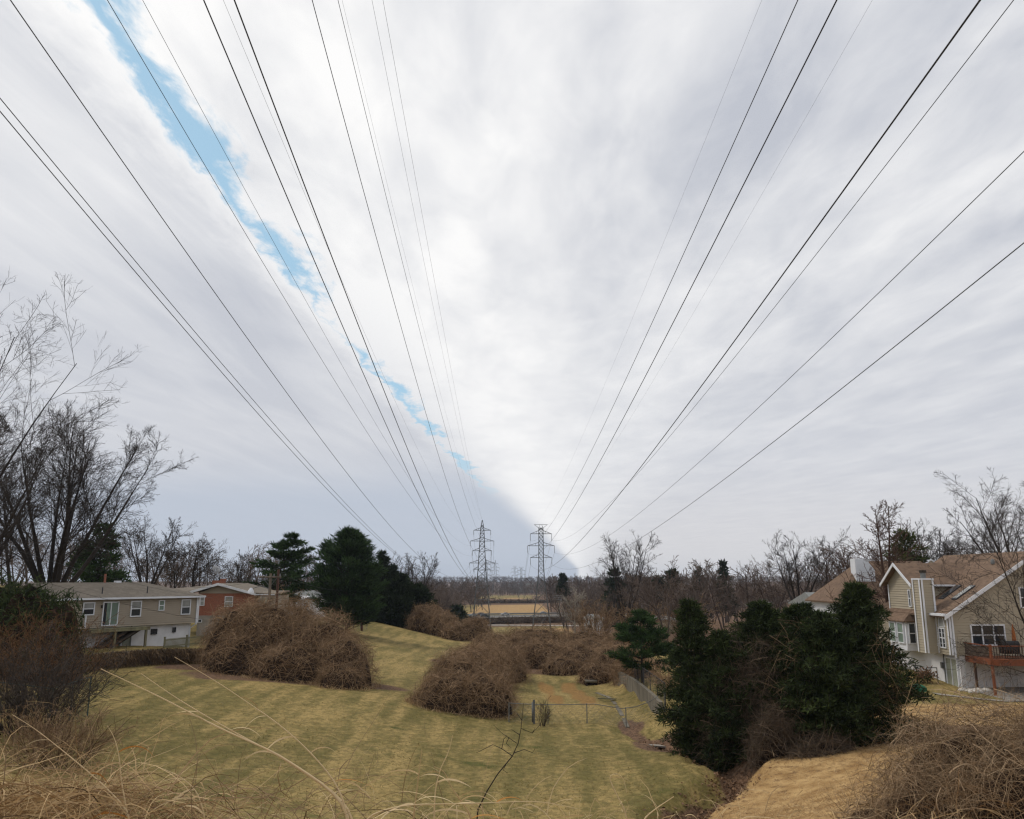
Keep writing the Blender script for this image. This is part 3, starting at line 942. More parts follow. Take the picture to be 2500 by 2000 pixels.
bramble('bramble_mound', [(3.5, 124, 6.0, 4.0, 4.0), (10.5, 121, 5.5, 4.0, 3.6), (17.0, 118, 4.5, 4.0, 3.8), (-2.5, 122, 3.6, 3.5, 3.0)],
        'wide bramble bank further back in front of the tan shed', M['twig'], 11000, 1.9, 0.018, 'bramble mounds on the lawn')
bramble('bramble_mound', [(-14.6, 148, 4.0, 4.0, 5.2), (-11.5, 145, 3.2, 3.5, 4.4), (-9.8, 141, 2.2, 3.0, 3.0), (-6.2, 145, 3.2, 3.4, 4.2)],
        'round reddish brown bramble mound at the far left edge of the lawn', M['twig'], 11000, 1.9, 0.019, 'bramble mounds on the lawn')
bramble('bramble_mound', [(12.6, 24.2, 2.6, 2.4, 3.0), (10.9, 23.4, 1.7, 1.7, 1.7), (15.4, 23.0, 2.8, 2.3, 2.6), (13.2, 22.0, 2.6, 1.6, 1.9), (17.6, 24.0, 2.6, 2.4, 2.4), (9.9, 24.6, 1.0, 1.2, 1.0)],
        'pale tan tangle of brambles on the brown bank near the viewer', M['twig_tan'], 13500, 1.6, 0.005, 'bramble mounds on the lawn', tint=(0.5, 0.28), droop=0.13, seg=6, core=.66)
bramble('vine_tangle', [(15.0, 43.0, 2.6, 1.3, 6.4), (18.0, 41.6, 1.8, 1.0, 5.0)], 'loose tan vines trailing over the middle dark evergreens', M['twig_tan'], 650, 2.0, 0.007, core=0, up=0.1, inner=0.3, tint=(.3, .2))
bramble('vine_tangle', [(11.4, 44.9, 1.9, 1.2, 6.2), (13.0, 44.2, 1.5, 1.2, 5.4)], 'tall grey bare vine tangle covering the first dark evergreen', M['twig_grey'], 3600, 1.7, 0.010, core=0, up=0.15, inner=0.5)
bramble('low_brush', [(12.6, 42.2, 1.3, 0.9, 2.4), (14.6, 40.9, 1.5, 0.8, 1.0)], 'low grey brown brush at the foot of the dark evergreens', M['twig_grey'], 2200, 1.4, 0.009, core=0.6)
bramble('bush', [(10.9, 79.5, 1.6, 3.4, 2.4), (11.0, 73.5, 1.2, 2.6, 1.5)], 'reddish brown bare shrub leaning over the drain ditch', M['twig'], 5200, 1.7, 0.014, core=0.7, up=0.5)
upright_bush('bush', gpt(11.4, 60.5), 2.2, 1.4, 55, 'upright pinkish brown bare shrub against the concrete wall', M['twig'], wid=0.012, kids=5, tint=(.5, .95))
upright_bush('bush', gpt(1.95, 56.3), 1.7, 0.5, 16, 'small dark bare shrub beside the wire fence gate post', M['twig_grey'], wid=0.010, kids=5)
# left edge: near bush, its rusty top and the ground brush
upright_bush('bush', gpt(-22.3, 40.5), 4.8, 3.0, 95, 'dark tangled bare bush at the left edge of the lawn', M['bark'], wid=0.013, kids=8, gn=1.5, tint=(.3, .75))
upright_bush('bush', gpt(-26.0, 47.0), 5.2, 2.4, 70, 'rusty orange bare bush at the left edge before the hedge', M['twig_rust'], wid=0.012, kids=8, gn=1.4, tint=(.2, .8))
upright_bush('bush', gpt(-18.3, 35.0), 2.6, 2.2, 110, 'low brown brush at the left edge below the dark bush', M['twig'], wid=0.009, kids=7, gn=1.4, tint=(.2, .6))
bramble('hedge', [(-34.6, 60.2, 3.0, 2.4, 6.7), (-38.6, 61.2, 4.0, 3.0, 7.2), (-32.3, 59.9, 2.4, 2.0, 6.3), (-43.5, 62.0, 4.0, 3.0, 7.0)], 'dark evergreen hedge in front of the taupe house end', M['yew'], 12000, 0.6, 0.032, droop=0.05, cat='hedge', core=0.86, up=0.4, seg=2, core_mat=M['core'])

# ---- evergreens
dome = lambda t: max(0.05, math.sin(min(1, (1 - t) * 1.15) * math.pi / 2)) ** 0.62 * (0.72 + 0.28 * min(1, t * 3.2))
cone = lambda t: max(0.03, (1 - t) ** 0.85)
flat = lambda t: max(0.12, (1.02 - t ** 3.2)) * (0.55 + 0.45 * min(1, t * 2.2))
egg = lambda t: max(0.04, math.sqrt(max(0, 1 - (t * 1.02 - 0.18) ** 2 / 0.72))) if t < 0.99 else 0.05
p = at(668, 1440, 112)
conifer('pine_tree', gpt(p[0], 112), at(668, 1305, 112)[2] - gz(p[0], 112), 4.9, 'layered dark pine with flat boughs behind the brick house', M['pine'], M['bark'], flat, 0.14, 105, 150, 0.62, 0.06, up=0.26, layers=8, bare=.3, clump=.22, side=(R(0), .2), top_off=(1.8, 0), vflat=.20, jit=.35, rough=.5)
p = at(848, 1480, 120)
conifer('pine_tree', gpt(p[0], 120), at(848, 1298, 120)[2] - gz(p[0], 120), 5.5, 'big dense rounded dark green pine behind the bramble mound', M['pine'], M['bark'], dome, 0.02, 300, 120, 0.85, 0.065, up=0.50, bare=.35, clump=.15, jit=.28, rough=.5)
for u, Y, H, r_, lab in ((935, 150, 12.6, 2.8, 'narrow dark cedar with a double tip beside the dense pine'), (975, 150, 9.0, 3.4, 'dark cedar in the middle of the cedar clump by the pale pole'), (1018, 152, 8.0, 3.4, 'low spreading dark cedar at the right end of the cedar clump'), (905, 156, 10.2, 3.0, 'dark cedar between the dense pine and the brown pole'), (1052, 160, 4.0, 2.6, 'small dark cedar at the foot of the cedar clump'), (955, 158, 11.4, 2.4, 'thin dark cedar rising behind the cedar clump')):
    p = at(u, 1450, Y)
    conifer('cedar_tree', gpt(p[0], Y), H, r_, lab, M['cedar'], M['bark'], cone if H > 9.5 else dome, 0.0, 120, 95, 0.85, 0.10, up=0.45, group='dark cedars at the edge of the lawn', bare=.1, clump=.35)
p = at(1118, 1480, 260)
conifer('cedar_tree', gpt(p[0], 250), 8.0, 4.4, 'dark round evergreen standing beside the far bramble mound', M['cedar'], M['bark'], dome, 0, 110, 70, 1.2, 0.17, bare=.1, clump=.35)
p = at(1572, 1600, 68)
conifer('pine_tree', gpt(p[0], 69), at(1572, 1490, 69)[2] - gz(p[0], 69), 3.3, 'small green pine with layered boughs above the concrete wall', M['pine'], M['bark'], lambda t: max(.12, 1.0 - t ** 2.2 * .95) * (.55 + .45 * min(1, t * 2.5)), 0.16, 70, 230, 0.42, 0.034, up=0.16, layers=8, bare=.25, clump=.20, vflat=.18, jit=.4, rough=.55)
for u, vt, Y, r_, prof, lab, ns in ((1700, 1458, 46.5, 2.0, dome, 'dark evergreen wrapped in grey vines at the head of the row', 150), (1768, 1535, 45.0, 2.0, dome, 'low dark evergreen between the vine wrapped one and the tall one', 150),
                                  (1872, 1466, 45.5, 2.8, dome, 'broad dark evergreen in the middle of the row with loose vines', 230), (1965, 1470, 44.5, 2.9, dome, 'shaggy dark evergreen left of the pointed one', 210),
                                  (2120, 1420, 43.5, 3.3, lambda t: max(.03, (1 - t) ** .55), 'tall pointed dark evergreen in front of the tan house', 270), (2035, 1490, 42.5, 2.6, dome, 'low dark evergreen filling the gap beside the pointed one', 190)):
    p = at(u, 1800, Y)
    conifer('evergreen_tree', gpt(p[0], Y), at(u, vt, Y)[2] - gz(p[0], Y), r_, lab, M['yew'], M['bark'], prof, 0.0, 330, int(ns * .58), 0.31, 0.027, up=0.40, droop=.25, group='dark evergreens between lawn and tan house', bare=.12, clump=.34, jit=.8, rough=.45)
p = at(2215, 1360, 105)
conifer('pine_tree', gpt(p[0], 105), at(2215, 1292, 105)[2] - gz(p[0], 105), 3.6, 'olive green pine rising behind the tan house roof', M['pine_y'], M['bark'], dome, 0.3, 90, 38, 0.8, 0.09, up=0.4, rough=.4)
for u, v, Y, H, lab in ((1375, 1402, 330, 23, 'small dark pine top right of the right pylon'), (1640, 1392, 220, 15, 'round dark pine on the wooded skyline'), (1765, 1370, 240, 17, 'pointed dark spruce on the wooded skyline'), (1500, 1385, 260, 20, 'dark conifer behind the spreading bare tree'), (1606, 1410, 230, 13, 'dark conifer just right of the spreading bare tree'), (1705, 1384, 250, 15, 'blunt dark conifer left of the pointed spruce')):
    p = at(u, v, Y)
    b_ = gz(p[0], Y)
    conifer('conifer_tree', (p[0], Y, b_), p[2] - b_, (p[2] - b_) * (.13 if 'pine top' in lab else .2), lab, M['cedar'], M['bark_far'], cone if 'pointed' in lab else dome, .6 if 'pine top' in lab else .1, 70, 55, 1.2, 0.20, up=0.3, group='conifers among the bare woods')
p = at(255, 1300, 100)
conifer('pine_tree', gpt(p[0], 100), p[2] - gz(p[0], 100) + 1.0, 4.2, 'sparse tall pine behind the taupe house roof', M['pine'], M['bark'], lambda t: max(.1, 1 - t ** 2.5) * (.5 + .5 * min(1, t * 2)), 0.25, 80, 80, 0.8, 0.08, layers=9, up=.15)

# ---- bare trees that stand out one by one
def tree_at(name, u, vtop, Y, kind, m, label, vbase=None, **kw):
    p = at(u, vtop, Y)
    b = gz(p[0], Y) if vbase is None else at(u, vbase, Y)[2]
    if Y > 105:
        kw['dens'] = kw.get('dens', 1.0) * .86
    return bare_tree(name, (p[0], Y, b), p[2] - b, kind, m, label, **kw)


BG = 'bare winter trees'
tree_at('bare_tree', 175, 1005, 84, 'vase', M['bark'], 'great spreading bare tree behind the taupe house', stems=10, tilt=0.56, lean=(.05, 0, 0), rmin=0.023, r0=0.30, group=BG, dens=1.13)
tree_at('bare_tree', -30, 985, 70, 'vase', M['bark'], 'large bare tree at the left edge behind the hedge', stems=7, tilt=0.5, rmin=0.020, r0=0.28, group=BG, dens=.95)
bare_tree('bare_tree', gpt(-36.0, 50), 24.5, 'vase', M['bark'], 'tallest bare tree reaching in from the left edge of the picture', stems=6, tilt=0.26, rmin=0.014, r0=0.16, group=BG, dens=0.9, lean=(0.04, 0, 0))
tree_at('bare_tree', 75, 1120, 92, 'round', M['bark'], 'dark bare tree between the two large ones on the left', rmin=0.020, group=BG)
tree_at('bare_tree', 372, 1268, 118, 'vase', M['bark'], 'twiggy bare tree above the chimney pipe of the taupe house', stems=5, tilt=.5, rmin=0.028, group=BG)
tree_at('bare_tree', 492, 1272, 122, 'round', M['bark'], 'gnarled dark bare tree behind the brick chimney', rmin=0.031, r0=.34, gn=1.7, group=BG, dens=1.1)
tree_at('bare_tree', 440, 1300, 128, 'round', M['bark'], 'bare tree between the taupe house and the brick house', rmin=0.031, group=BG)
tree_at('bare_tree', 590, 1345, 130, 'round', M['bark'], 'low bare tree left of the layered pine', rmin=0.031, group=BG, gn=1.4)
tree_at('bare_tree', 790, 1335, 145, 'round', M['bark'], 'slim bare tree mostly hidden behind the dense pine', rmin=0.034, group=BG)
tree_at('bare_tree', 1036, 1322, 165, 'round', M['bark'], 'bare tree with a rounded crown behind the dark cedars', rmin=0.034, r0=.34, group=BG, gn=1.4)
tree_at('bare_tree', 1012, 1340, 175, 'vase', M['bark'], 'paler bare tree beside the one behind the cedars', rmin=0.034, stems=3, tilt=.25, group=BG)
tree_at('bare_tree', 965, 1365, 175, 'vase', M['bark_far'], 'thin bare saplings between the cedars and the round crowned tree', rmin=0.034, stems=4, tilt=.2, group=BG, dens=.8)
tree_at('bare_tree', 1522, 1302, 150, 'vase', M['bark'], 'tall spreading bare tree alone in the middle distance', stems=6, tilt=.46, rmin=0.031, r0=.28, group=BG, dens=.95)
tree_at('bare_tree', 1402, 1412, 255, 'round', M['bark_pale'], 'pale barked bare tree right of the pylon', rmin=0.054, r0=.35, group=BG, tints=(.5, .7))
tree_at('bare_tree', 1940, 1305, 135, 'vase', M['bark'], 'spreading bare tree on the wooded rise left of the cypress', stems=5, tilt=.5, rmin=0.028, group=BG)
tree_at('bare_tree', 2000, 1292, 125, 'round', M['bark'], 'bare tree with fine upright twigs left of the white chimney', rmin=0.028, group=BG)
tree_at('bare_tree', 2075, 1310, 120, 'round', M['bark_red'], 'reddish brown bare tree behind the white chimney', rmin=0.031, group=BG, gn=1.5, dens=1.1)
tree_at('bare_tree', 2146, 1196, 76, 'spire', M['bark_red'], 'tall straight reddish cypress with short bare side limbs', rmin=0.019, r0=.30, group=BG, stems=2, tilt=.02)
tree_at('bare_tree', 2270, 1275, 110, 'vase', M['bark'], 'bare tree behind the ridge of the tan house', stems=5, tilt=.5, rmin=0.026, group=BG)
tree_at('bare_tree', 2355, 1290, 112, 'round', M['bark'], 'dense bare tree behind the main roof of the tan house', rmin=0.026, group=BG)
tree_at('bare_tree', 2475, 1150, 96, 'vase', M['bark'], 'tall bare tree at the right edge above the tan roof', stems=6, tilt=.5, rmin=0.022, group=BG)
tree_at('bare_tree', 2415, 1262, 104, 'round', M['bark'], 'bare tree left of the tall one at the right edge', rmin=0.025, group=BG)
bare_tree('bare_tree', gpt(31.2, 49), 13.5, 'round', M['bark'], 'bare tree leaning across the tan house wall from the right edge', rmin=0.014, r0=.13, group=BG, lean=(-.26, .05, 0), dens=.95, gn=1.8)
upright_bush('bush', gpt(21.5, 140), 5.5, 3.0, 40, 'brown bare thicket beside the tan shed', M['twig'], wid=0.03, kids=7)
upright_bush('bush', gpt(16.5, 165), 7.5, 4.5, 45, 'tall reddish thicket at the foot of the right pylon', M['twig'], wid=0.035, kids=7)
upright_bush('bush', gpt(26.5, 128), 6.0, 3.5, 45, 'tall brown thicket left of the small pine', M['twig'], wid=0.028, kids=7)
upright_bush('bush', gpt(19.5, 190), 6.5, 3.5, 30, 'golden brown bush beside the white porch', M['twig_rust'], wid=0.04, kids=7)


# ---- woods that read as one mass
def wood_mass(name, pts, label, m, protos, scale=1.0):
    a = Acc()
    for (x, y, h) in pts:
        v, q, t = protos[rng.integers(len(protos))]
        th = rng.uniform(0, 6.283)
        k = h
        c, s = math.cos(th), math.sin(th)
        w = rng.uniform(0.8, 1.25)
        vv = np.stack([(v[:, 0] * c - v[:, 1] * s) * k * w, (v[:, 0] * s + v[:, 1] * c) * k * w, v[:, 2] * k], axis=1) + np.array([x, y, gz(x, y) - 0.3])
        a.v.append(vv)
        a.q.append(q + a.n)
        a.t.append(np.clip(t + rng.normal() * 0.18, 0, 1))
        a.n += len(v)
    return tag(a.build(name, m), label, kind='stuff')


def proto(rm, stems=2, kind='far'):
    a = Acc()
    th = rng.uniform(0, 6.28, stems)
    D = np.stack([np.cos(th) * .22, np.sin(th) * .22, np.ones(stems)], axis=1)
    grow(a, np.zeros((stems, 3)), D, np.full(stems, .72), np.full(stems, .013), bare_specs(kind, rm), (.2, .6))
    return a.data()


PR = [proto(.0022, s) for s in (1, 2, 2, 2)]
PF = [proto(.006, 1, 'far2') for s in range(3)]
PX = [proto(.014, 1, 'ridge') for s in range(4)]


def scatter(n, u0, u1, y0, y1, h0, h1, minx=None):
    out = []
    while len(out) < n:
        Y = math.exp(rng.uniform(math.log(y0), math.log(y1)))
        x = (rng.uniform(u0, u1) - 1250) / 2000 * Y * 1.02
        out.append((x, Y, rng.uniform(h0, h1)))
    return out


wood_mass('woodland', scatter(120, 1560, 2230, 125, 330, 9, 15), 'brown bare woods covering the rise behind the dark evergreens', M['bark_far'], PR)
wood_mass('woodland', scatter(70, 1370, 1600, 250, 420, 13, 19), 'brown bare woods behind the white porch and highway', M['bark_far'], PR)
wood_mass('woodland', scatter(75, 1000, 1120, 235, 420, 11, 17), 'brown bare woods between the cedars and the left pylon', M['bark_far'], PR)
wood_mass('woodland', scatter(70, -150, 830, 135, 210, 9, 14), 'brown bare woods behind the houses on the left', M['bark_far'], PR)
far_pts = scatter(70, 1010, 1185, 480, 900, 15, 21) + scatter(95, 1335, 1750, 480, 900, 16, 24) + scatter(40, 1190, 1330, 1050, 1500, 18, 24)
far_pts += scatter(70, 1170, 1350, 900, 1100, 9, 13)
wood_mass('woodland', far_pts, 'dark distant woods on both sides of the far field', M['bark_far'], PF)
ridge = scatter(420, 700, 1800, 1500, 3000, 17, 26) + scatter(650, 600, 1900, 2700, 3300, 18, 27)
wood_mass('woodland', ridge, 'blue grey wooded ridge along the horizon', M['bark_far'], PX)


# ---- long grass added round the feet of the mounds for contact shading
def skirt(lobes, n, label):
    L = np.array([l[:5] for l in lobes], float)
    pk = rng.integers(0, len(L), n)
    th = rng.uniform(0, 6.283, n)
    r = rng.normal(1.0, .07, n)
    x, y = L[pk, 0] + np.cos(th) * L[pk, 2] * r, L[pk, 1] + np.sin(th) * L[pk, 3] * r
    P = np.stack([x, y, ground(x, y) - .02], axis=1)
    D = unit(rng.normal(size=(n, 3)) * [.7, .7, .3] + [0, 0, .7])
    H = rng.uniform(.12, .5, n)
    pts = [P, P + D * (H * .6)[:, None], P + D * (H * .6)[:, None] + unit(D + rng.normal(size=(n, 3)) * .4 + [0, 0, -.4]) * (H * .4)[:, None]]
    a = Acc()
    a.tubes(np.stack(pts, axis=1), np.array([[.011, .009, .003]]) * rng.uniform(.6, 1.3, n)[:, None], 2, np.clip(rng.normal(.4, .3, n), 0, 1))
    tag(a.build('long_grass', M['straw']), label, kind='stuff')


skirt([(-19.5, 70.5, 4.6, 4.2), (-15.6, 68.5, 4.0, 4.0), (-20.5, 68.0, 4.2, 2.6), (-16.5, 65.2, 3.6, 2.4), (-12.6, 63.2, 2.0, 1.9), (-13.0, 66.0, 2.7, 3.4)], 3500, 'long dry grass at the foot of the huge bramble mound')
skirt([(-4.3, 59.6, 2.6, 2.2), (-1.9, 59.6, 2.2, 2.2), (-4.2, 63.5, 2.5, 3.2), (-6.0, 60.2, 1.3, 1.3), (-2.0, 64.5, 2.3, 3.4)], 2800, 'long dry grass at the foot of the long bramble mound')

# ------------------------------------------------------------------ transmission line
def lattice(acc, prof, levels, r, cx, cy):
    """X bracing on the four faces of a square shaft; prof(z) gives half width"""
    for z0, z1 in zip(levels[:-1], levels[1:]):
        a, b = prof(z0), prof(z1)
        c0 = [(-a, -a), (a, -a), (a, a), (-a, a)]
        c1 = [(-b, -b), (b, -b), (b, b), (-b, b)]
        for i in range(4):
            j = (i + 1) % 4
            p = lambda c, z: (cx + c[0], cy + c[1], z)
            acc.bar(p(c0[i], z0), p(c1[j], z1), r)
            acc.bar(p(c0[j], z0), p(c1[i], z1), r)
            acc.bar(p(c1[i], z1), p(c1[j], z1), r)


def pylon(X, Y, zb, ztop, kind, label, detail=1.0, m=None):
    """kind 'bar': three arm pairs and a cross bar on top; kind 'peak': five arm pairs and a pointed top"""
    m = m or M['steel']
    root = empty('pylon', (X, Y, zb), label, 'pylon', 'steel lattice pylons')
    if kind == 'bar':
        arms = [(ztop - 3.3, 3.85, 1.15), (ztop - 7.6, 4.85, 1.2), (ztop - 11.8, 3.85, 1.15)]
        zs, hw = [zb, ztop - 19.8, ztop - 14, ztop - 1.2], [3.4, 1.16, .86, .76]
        ins = 2.45
    else:
        arms = [(ztop - 3.8, 3.2, .95), (ztop - 7.8, 4.4, 1.0), (ztop - 11.4, 3.6, 1.0), (ztop - 15.9, 4.7, 1.1), (ztop - 18.2, 3.1, 1.0)]
        zs, hw = [zb, ztop - 22, ztop - 18.2, ztop - 3.8, ztop - 1.9, ztop], [3.45, 1.75, 1.42, .66, .40, .05]
        ins = 1.8
    prof = lambda z: float(np.interp(z, zs, hw))
    rl, rb = 0.13, 0.055
    for sx, sy in ((-1, -1), (1, -1), (1, 1), (-1, 1)):
        a = Acc()
        P = np.array([[(X + sx * h, Y + sy * h, z) for z, h in zip(zs, hw)]])
        P[0, 0, 2] -= 0.4
        a.tubes(P, np.full((1, len(zs)), rl), 4, .5)
        a.build('leg', m, root)
    lev, z = [zb], zb
    zt_l = zs[-1] if kind == 'bar' else zs[-2]
    while z < zt_l - 0.3:
        z = min(zt_l, z + max(1.25, prof(z) * 1.75) / detail)
        lev.append(z)
    a = Acc()
    lattice(a, prof, lev, rb, X, Y)
    tag(a.build('bracing', m, root), kind='stuff')
    tips = []
    for za, w, rise in arms:
        h = prof(za)
        for s in (-1, 1):
            a = Acc()
            tip = (X + s * w, Y, za)
            for sy in (-1, 1):
                a.bar((X + s * h, Y + sy * h, za), tip, 0.085)
                a.bar((X + s * prof(za + rise), Y + sy * prof(za + rise), za + rise), tip, 0.075)
            for f in (.3, .6):
                xx = X + s * (h + (w - h) * f)
                a.bar((xx, Y, za), (xx, Y, za + rise * (1 - f)), .05)
            a.build('crossarm', m, root)
            b = Acc()
            k = ins * (0.5 if (kind == 'peak' and za < ztop - 14) else 1)
            n = 9
            zz = np.linspace(za, za - k, n * 2 + 1)
            rr = np.where(np.arange(n * 2 + 1) % 2 == 1, 0.13, 0.05)
            b.tubes(np.stack([np.full(len(zz), tip[0]), np.full(len(zz), tip[1]), zz], axis=1)[None], rr[None], 6, .5)
            b.build('insulator', M['glassdisc'], root)
            tips.append((tip[0], Y, za - k))
    if kind == 'bar':
        a = Acc()
        zc = ztop
        for sy in (-.5, .5):
            a.bar((X - 2.4, Y + sy * .2, zc), (X + 2.4, Y + sy * .2, zc), .07)
            for s in (-1, 1):
                a.bar((X + s * .76, Y + sy, zs[-1]), (X + s * 2.4, Y, zc), .06)
                a.bar((X + s * .76, Y + sy, zs[-1]), (X + s * .3, Y, zc), .06)
        a.build('top_bar', m, root)
        tips += [(X - 2.4, Y, zc), (X + 2.4, Y, zc)]
    else:
        tips += [(X, Y, ztop), (X, Y, ztop)]
    return tips


XL, YL, XR, YR = -11.2, 311.0, 10.5, 300.0
tl = pylon(XL, YL, gz(XL, YL), at(1178, 1270, YL)[2], 'peak', 'near left pylon with five arm pairs and a pointed top')
tr = pylon(XR, YR, gz(XR, YR), at(1318, 1281, YR)[2], 'bar', 'near right pylon with three arm pairs and a flat top bar')
L2 = (-19.0, 610.0)
R2 = (9.3, 845.0)
tl2 = pylon(*L2, gz(*L2), at(1193, 1366, L2[1])[2], 'peak', 'second pylon of the left line, half hidden behind the first', .6)
tr2 = pylon(*R2, gz(*R2), at(1272, 1385, R2[1])[2], 'bar', 'second pylon of the right line, small beyond the highway', .6)
L3 = (-18.0, 900.0)
R3 = (3.4, 1050.0)
tl3 = pylon(*L3, gz(*L3), gz(*L3) + 39, 'peak', 'third pylon of the left line, faint in the distance', .5)
tr3 = pylon(*R3, gz(*R3), gz(*R3) + 36, 'bar', 'smallest pylon, left of the second one of the right line', .5)


def wire_obj(P, r, label, m=None, group='power line wires', name='power_line_wire', cat='wire', k=5):
    a = Acc()
    a.tubes(np.asarray(P)[None], np.full((1, len(P)), r), k, .5)
    return tag(a.build(name, m or M['wire']), label, cat, group)


def near_span(tip, xn, obs, r, label):
    """sagging wire from a pylon tip to a point behind the viewer; xn = its X beside the viewer, obs = two sighted points on it"""
    X0, Y0, Z0 = tip
    k = (xn - X0) / (25.0 - Y0)
    pts = [(Y0, Z0)]
    for (u, v) in obs:
        d = at(u, v, 1.0)
        Y = (X0 - k * Y0) / (d[0] - k)
        pts.append((Y, d[2] * Y))
    A = np.array([[y * y, y, 1] for y, z in pts])
    c = np.linalg.solve(A, np.array([z for y, z in pts]))
    yy = np.concatenate([np.linspace(-45, 0, 8), np.linspace(6, 120, 24), np.linspace(130, Y0, 26)])
    P = np.stack([X0 + k * (yy - Y0), yy, c[0] * yy ** 2 + c[1] * yy + c[2]], axis=1)
    return wire_obj(P, r, label)


XNR, XNL = 12.9, -11.8
n_ = lambda i: tr[i]
near_span(tr[0], XNR - 3.85, [(1493, 1000), (1948, 0)], .017, 'dark cable from the top left arm of the near right pylon')
near_span(tr[2], XNR - 4.85, [(1533, 1000), (2043, 0)], .020, 'dark cable from the middle left arm of the near right pylon')
near_span(tr[4], XNR - 3.85, [(1670, 1000), (2393, 0)], .022, 'heaviest dark cable, from the lowest left arm of the near right pylon')
near_span(tr[1], XNR + 3.85, [(1690, 1000), (2475, 0)], .016, 'dark cable from the top right arm of the near right pylon')
near_span(tr[3], XNR + 4.85, [(1847, 1000), (2500, 370)], .018, 'dark cable leaving the right edge of the picture, upper one')
near_span(tr[5], XNR + 3.85, [(1990, 1000), (2500, 593)], .020, 'lowest dark cable leaving the right edge of the picture')
near_span(tr[6], XNR - 2.4, [(1450, 1000), (1860, 0)], .0045, 'hair thin earth wire left of the right line cables')
near_span(tr[7], XNR + 2.4, [(1552, 1000), (2130, 0)], .0045, 'hair thin earth wire between the right line cables')
near_span(tl[0], XNL - 3.2, [(974, 1000), (545, 0)], .008, 'thin cable to the top left arm of the near left pylon')
near_span(tl[1], XNL + 3.2, [(1086, 1000), (835, 0)], .005, 'hair thin cable to the top right arm of the near left pylon')
near_span(tl[2], XNL - 4.4, [(897, 1000), (348, 0)], .012, 'cable to the second left arm of the near left pylon')
near_span(tl[3], XNL + 4.4, [(1075, 1000), (825, 0)], .013, 'cable to the second right arm of the near left pylon')
near_span(tl[4], XNL - 3.6, [(861, 1000), (262, 0)], .015, 'cable along the blue gap to the third left arm of the near left pylon')
near_span(tl[5], XNL + 3.6, [(1037, 1000), (762, 0)], .018, 'dark cable to the third right arm of the near left pylon')
near_span(tl[6], XNL - 4.7, [(621, 1000), (0, 272)], .018, 'lowest dark cable entering at the left edge of the picture')
near_span(tl[8], XNL - 3.1, [(638, 1000), (0, 240)], .015, 'cable just above the lowest one at the left edge')
near_span((XL - 2.4, YL, tl[6][2]), XNL - 2.4, [(730, 1000), (25, 0)], .018, 'dark cable from the top left corner of the picture')
near_span(tl[9], XNL + 3.1, [(926, 1000), (497, 0)], .021, 'heavy dark cable, left one of the pair over the blue gap')
near_span(tl[7], XNL + 4.7, [(956, 1000), (572, 0)], .021, 'heavy dark cable, right one of the pair over the blue gap')
near_span(tl[10], -9.0, [(1110, 1000), (908, 0)], .010, 'earth wire to the tip of the near left pylon, left of two')
near_span(tl[11], -8.4, [(1120, 1000), (935, 0)], .011, 'earth wire to the tip of the near left pylon, right of two')


def far_span(a, b, sag, r, label):
    t = np.linspace(0, 1, 26)[:, None]
    P = np.array(a)[None] * (1 - t) + np.array(b)[None] * t
    P[:, 2] -= sag * 4 * (t * (1 - t))[:, 0]
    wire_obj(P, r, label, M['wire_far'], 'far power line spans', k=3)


ORD = ['top left', 'top right', 'second left', 'second right', 'third left', 'third right', 'fourth left', 'fourth right', 'lowest left', 'lowest right']
for i in range(6):
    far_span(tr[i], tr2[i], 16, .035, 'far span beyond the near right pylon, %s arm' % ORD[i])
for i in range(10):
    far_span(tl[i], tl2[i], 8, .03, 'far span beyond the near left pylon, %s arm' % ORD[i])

# ------------------------------------------------------------------ roads and cars
def road_strip(name, pts, w, m, label, dz=0.12, parent=None):
    pts = np.array(pts, float)
    t = np.linspace(0, 1, 60)
    ar = np.concatenate([[0], np.cumsum(np.linalg.norm(np.diff(pts, axis=0), axis=1))])
    ar /= ar[-1]
    c = np.stack([np.interp(t, ar, pts[:, 0]), np.interp(t, ar, pts[:, 1])], axis=1)
    d = np.gradient(c, axis=0)
    d /= np.linalg.norm(d, axis=1, keepdims=True)
    n = np.stack([-d[:, 1], d[:, 0]], axis=1)
    V = np.zeros((60, 2, 3))
    for j, s in enumerate((-1, 1)):
        V[:, j, :2] = c + n * s * w / 2
    zc = ground(c[:, 0], c[:, 1])
    V[:, :, 2] = np.maximum(ground(V[..., 0], V[..., 1]), zc[:, None]) + dz
    a = Acc()
    a.grid(V)
    o = a.build(name, m, parent)
    if parent is None:
        tag(o, label, kind='structure')
    return o, c, n, V[:, :, 2].max(axis=1)


HW = [(-160, 385), (-60, 405), (0, 426), (60, 448), (140, 470), (260, 500)]
hw, hc, hn, hz_ = road_strip('highway', HW, 24, M['asphalt'], 'grey highway crossing the valley', 0.35)
for off, w in ((-9.6, 2.2), (10.8, .5), (0, .5)):
    V = np.zeros((60, 2, 3))
    for j, s in enumerate((-1, 1)):
        V[:, j, :2] = hc + hn * (off + s * w / 2)
        V[:, j, 2] = hz_ + 0.02
    a = Acc()
    a.grid(V)
    a.build('shoulder' if abs(off) > 5 else 'lane_marking', M['road_pale'] if abs(off) > 5 else M['paint'], hw)
rl = empty('guard_rail', (hc[0, 0] + hn[0, 0] * 12.3, hc[0, 1] + hn[0, 1] * 12.3, hz_[0]), 'long grey guard rail along the far side of the highway', 'guard rail')
a = Acc()
E = np.concatenate([hc + hn * 12.3, hz_[:, None] + .62], axis=1)
V = np.stack([E - [0, 0, .35], E + [0, 0, .35]], axis=1)
V2 = V + np.concatenate([hn, np.zeros((60, 1))], axis=1)[:, None] * .12
a.grid(np.concatenate([V, V2[:, ::-1]], axis=1))
a.build('beam', M['metal_grey'], rl)
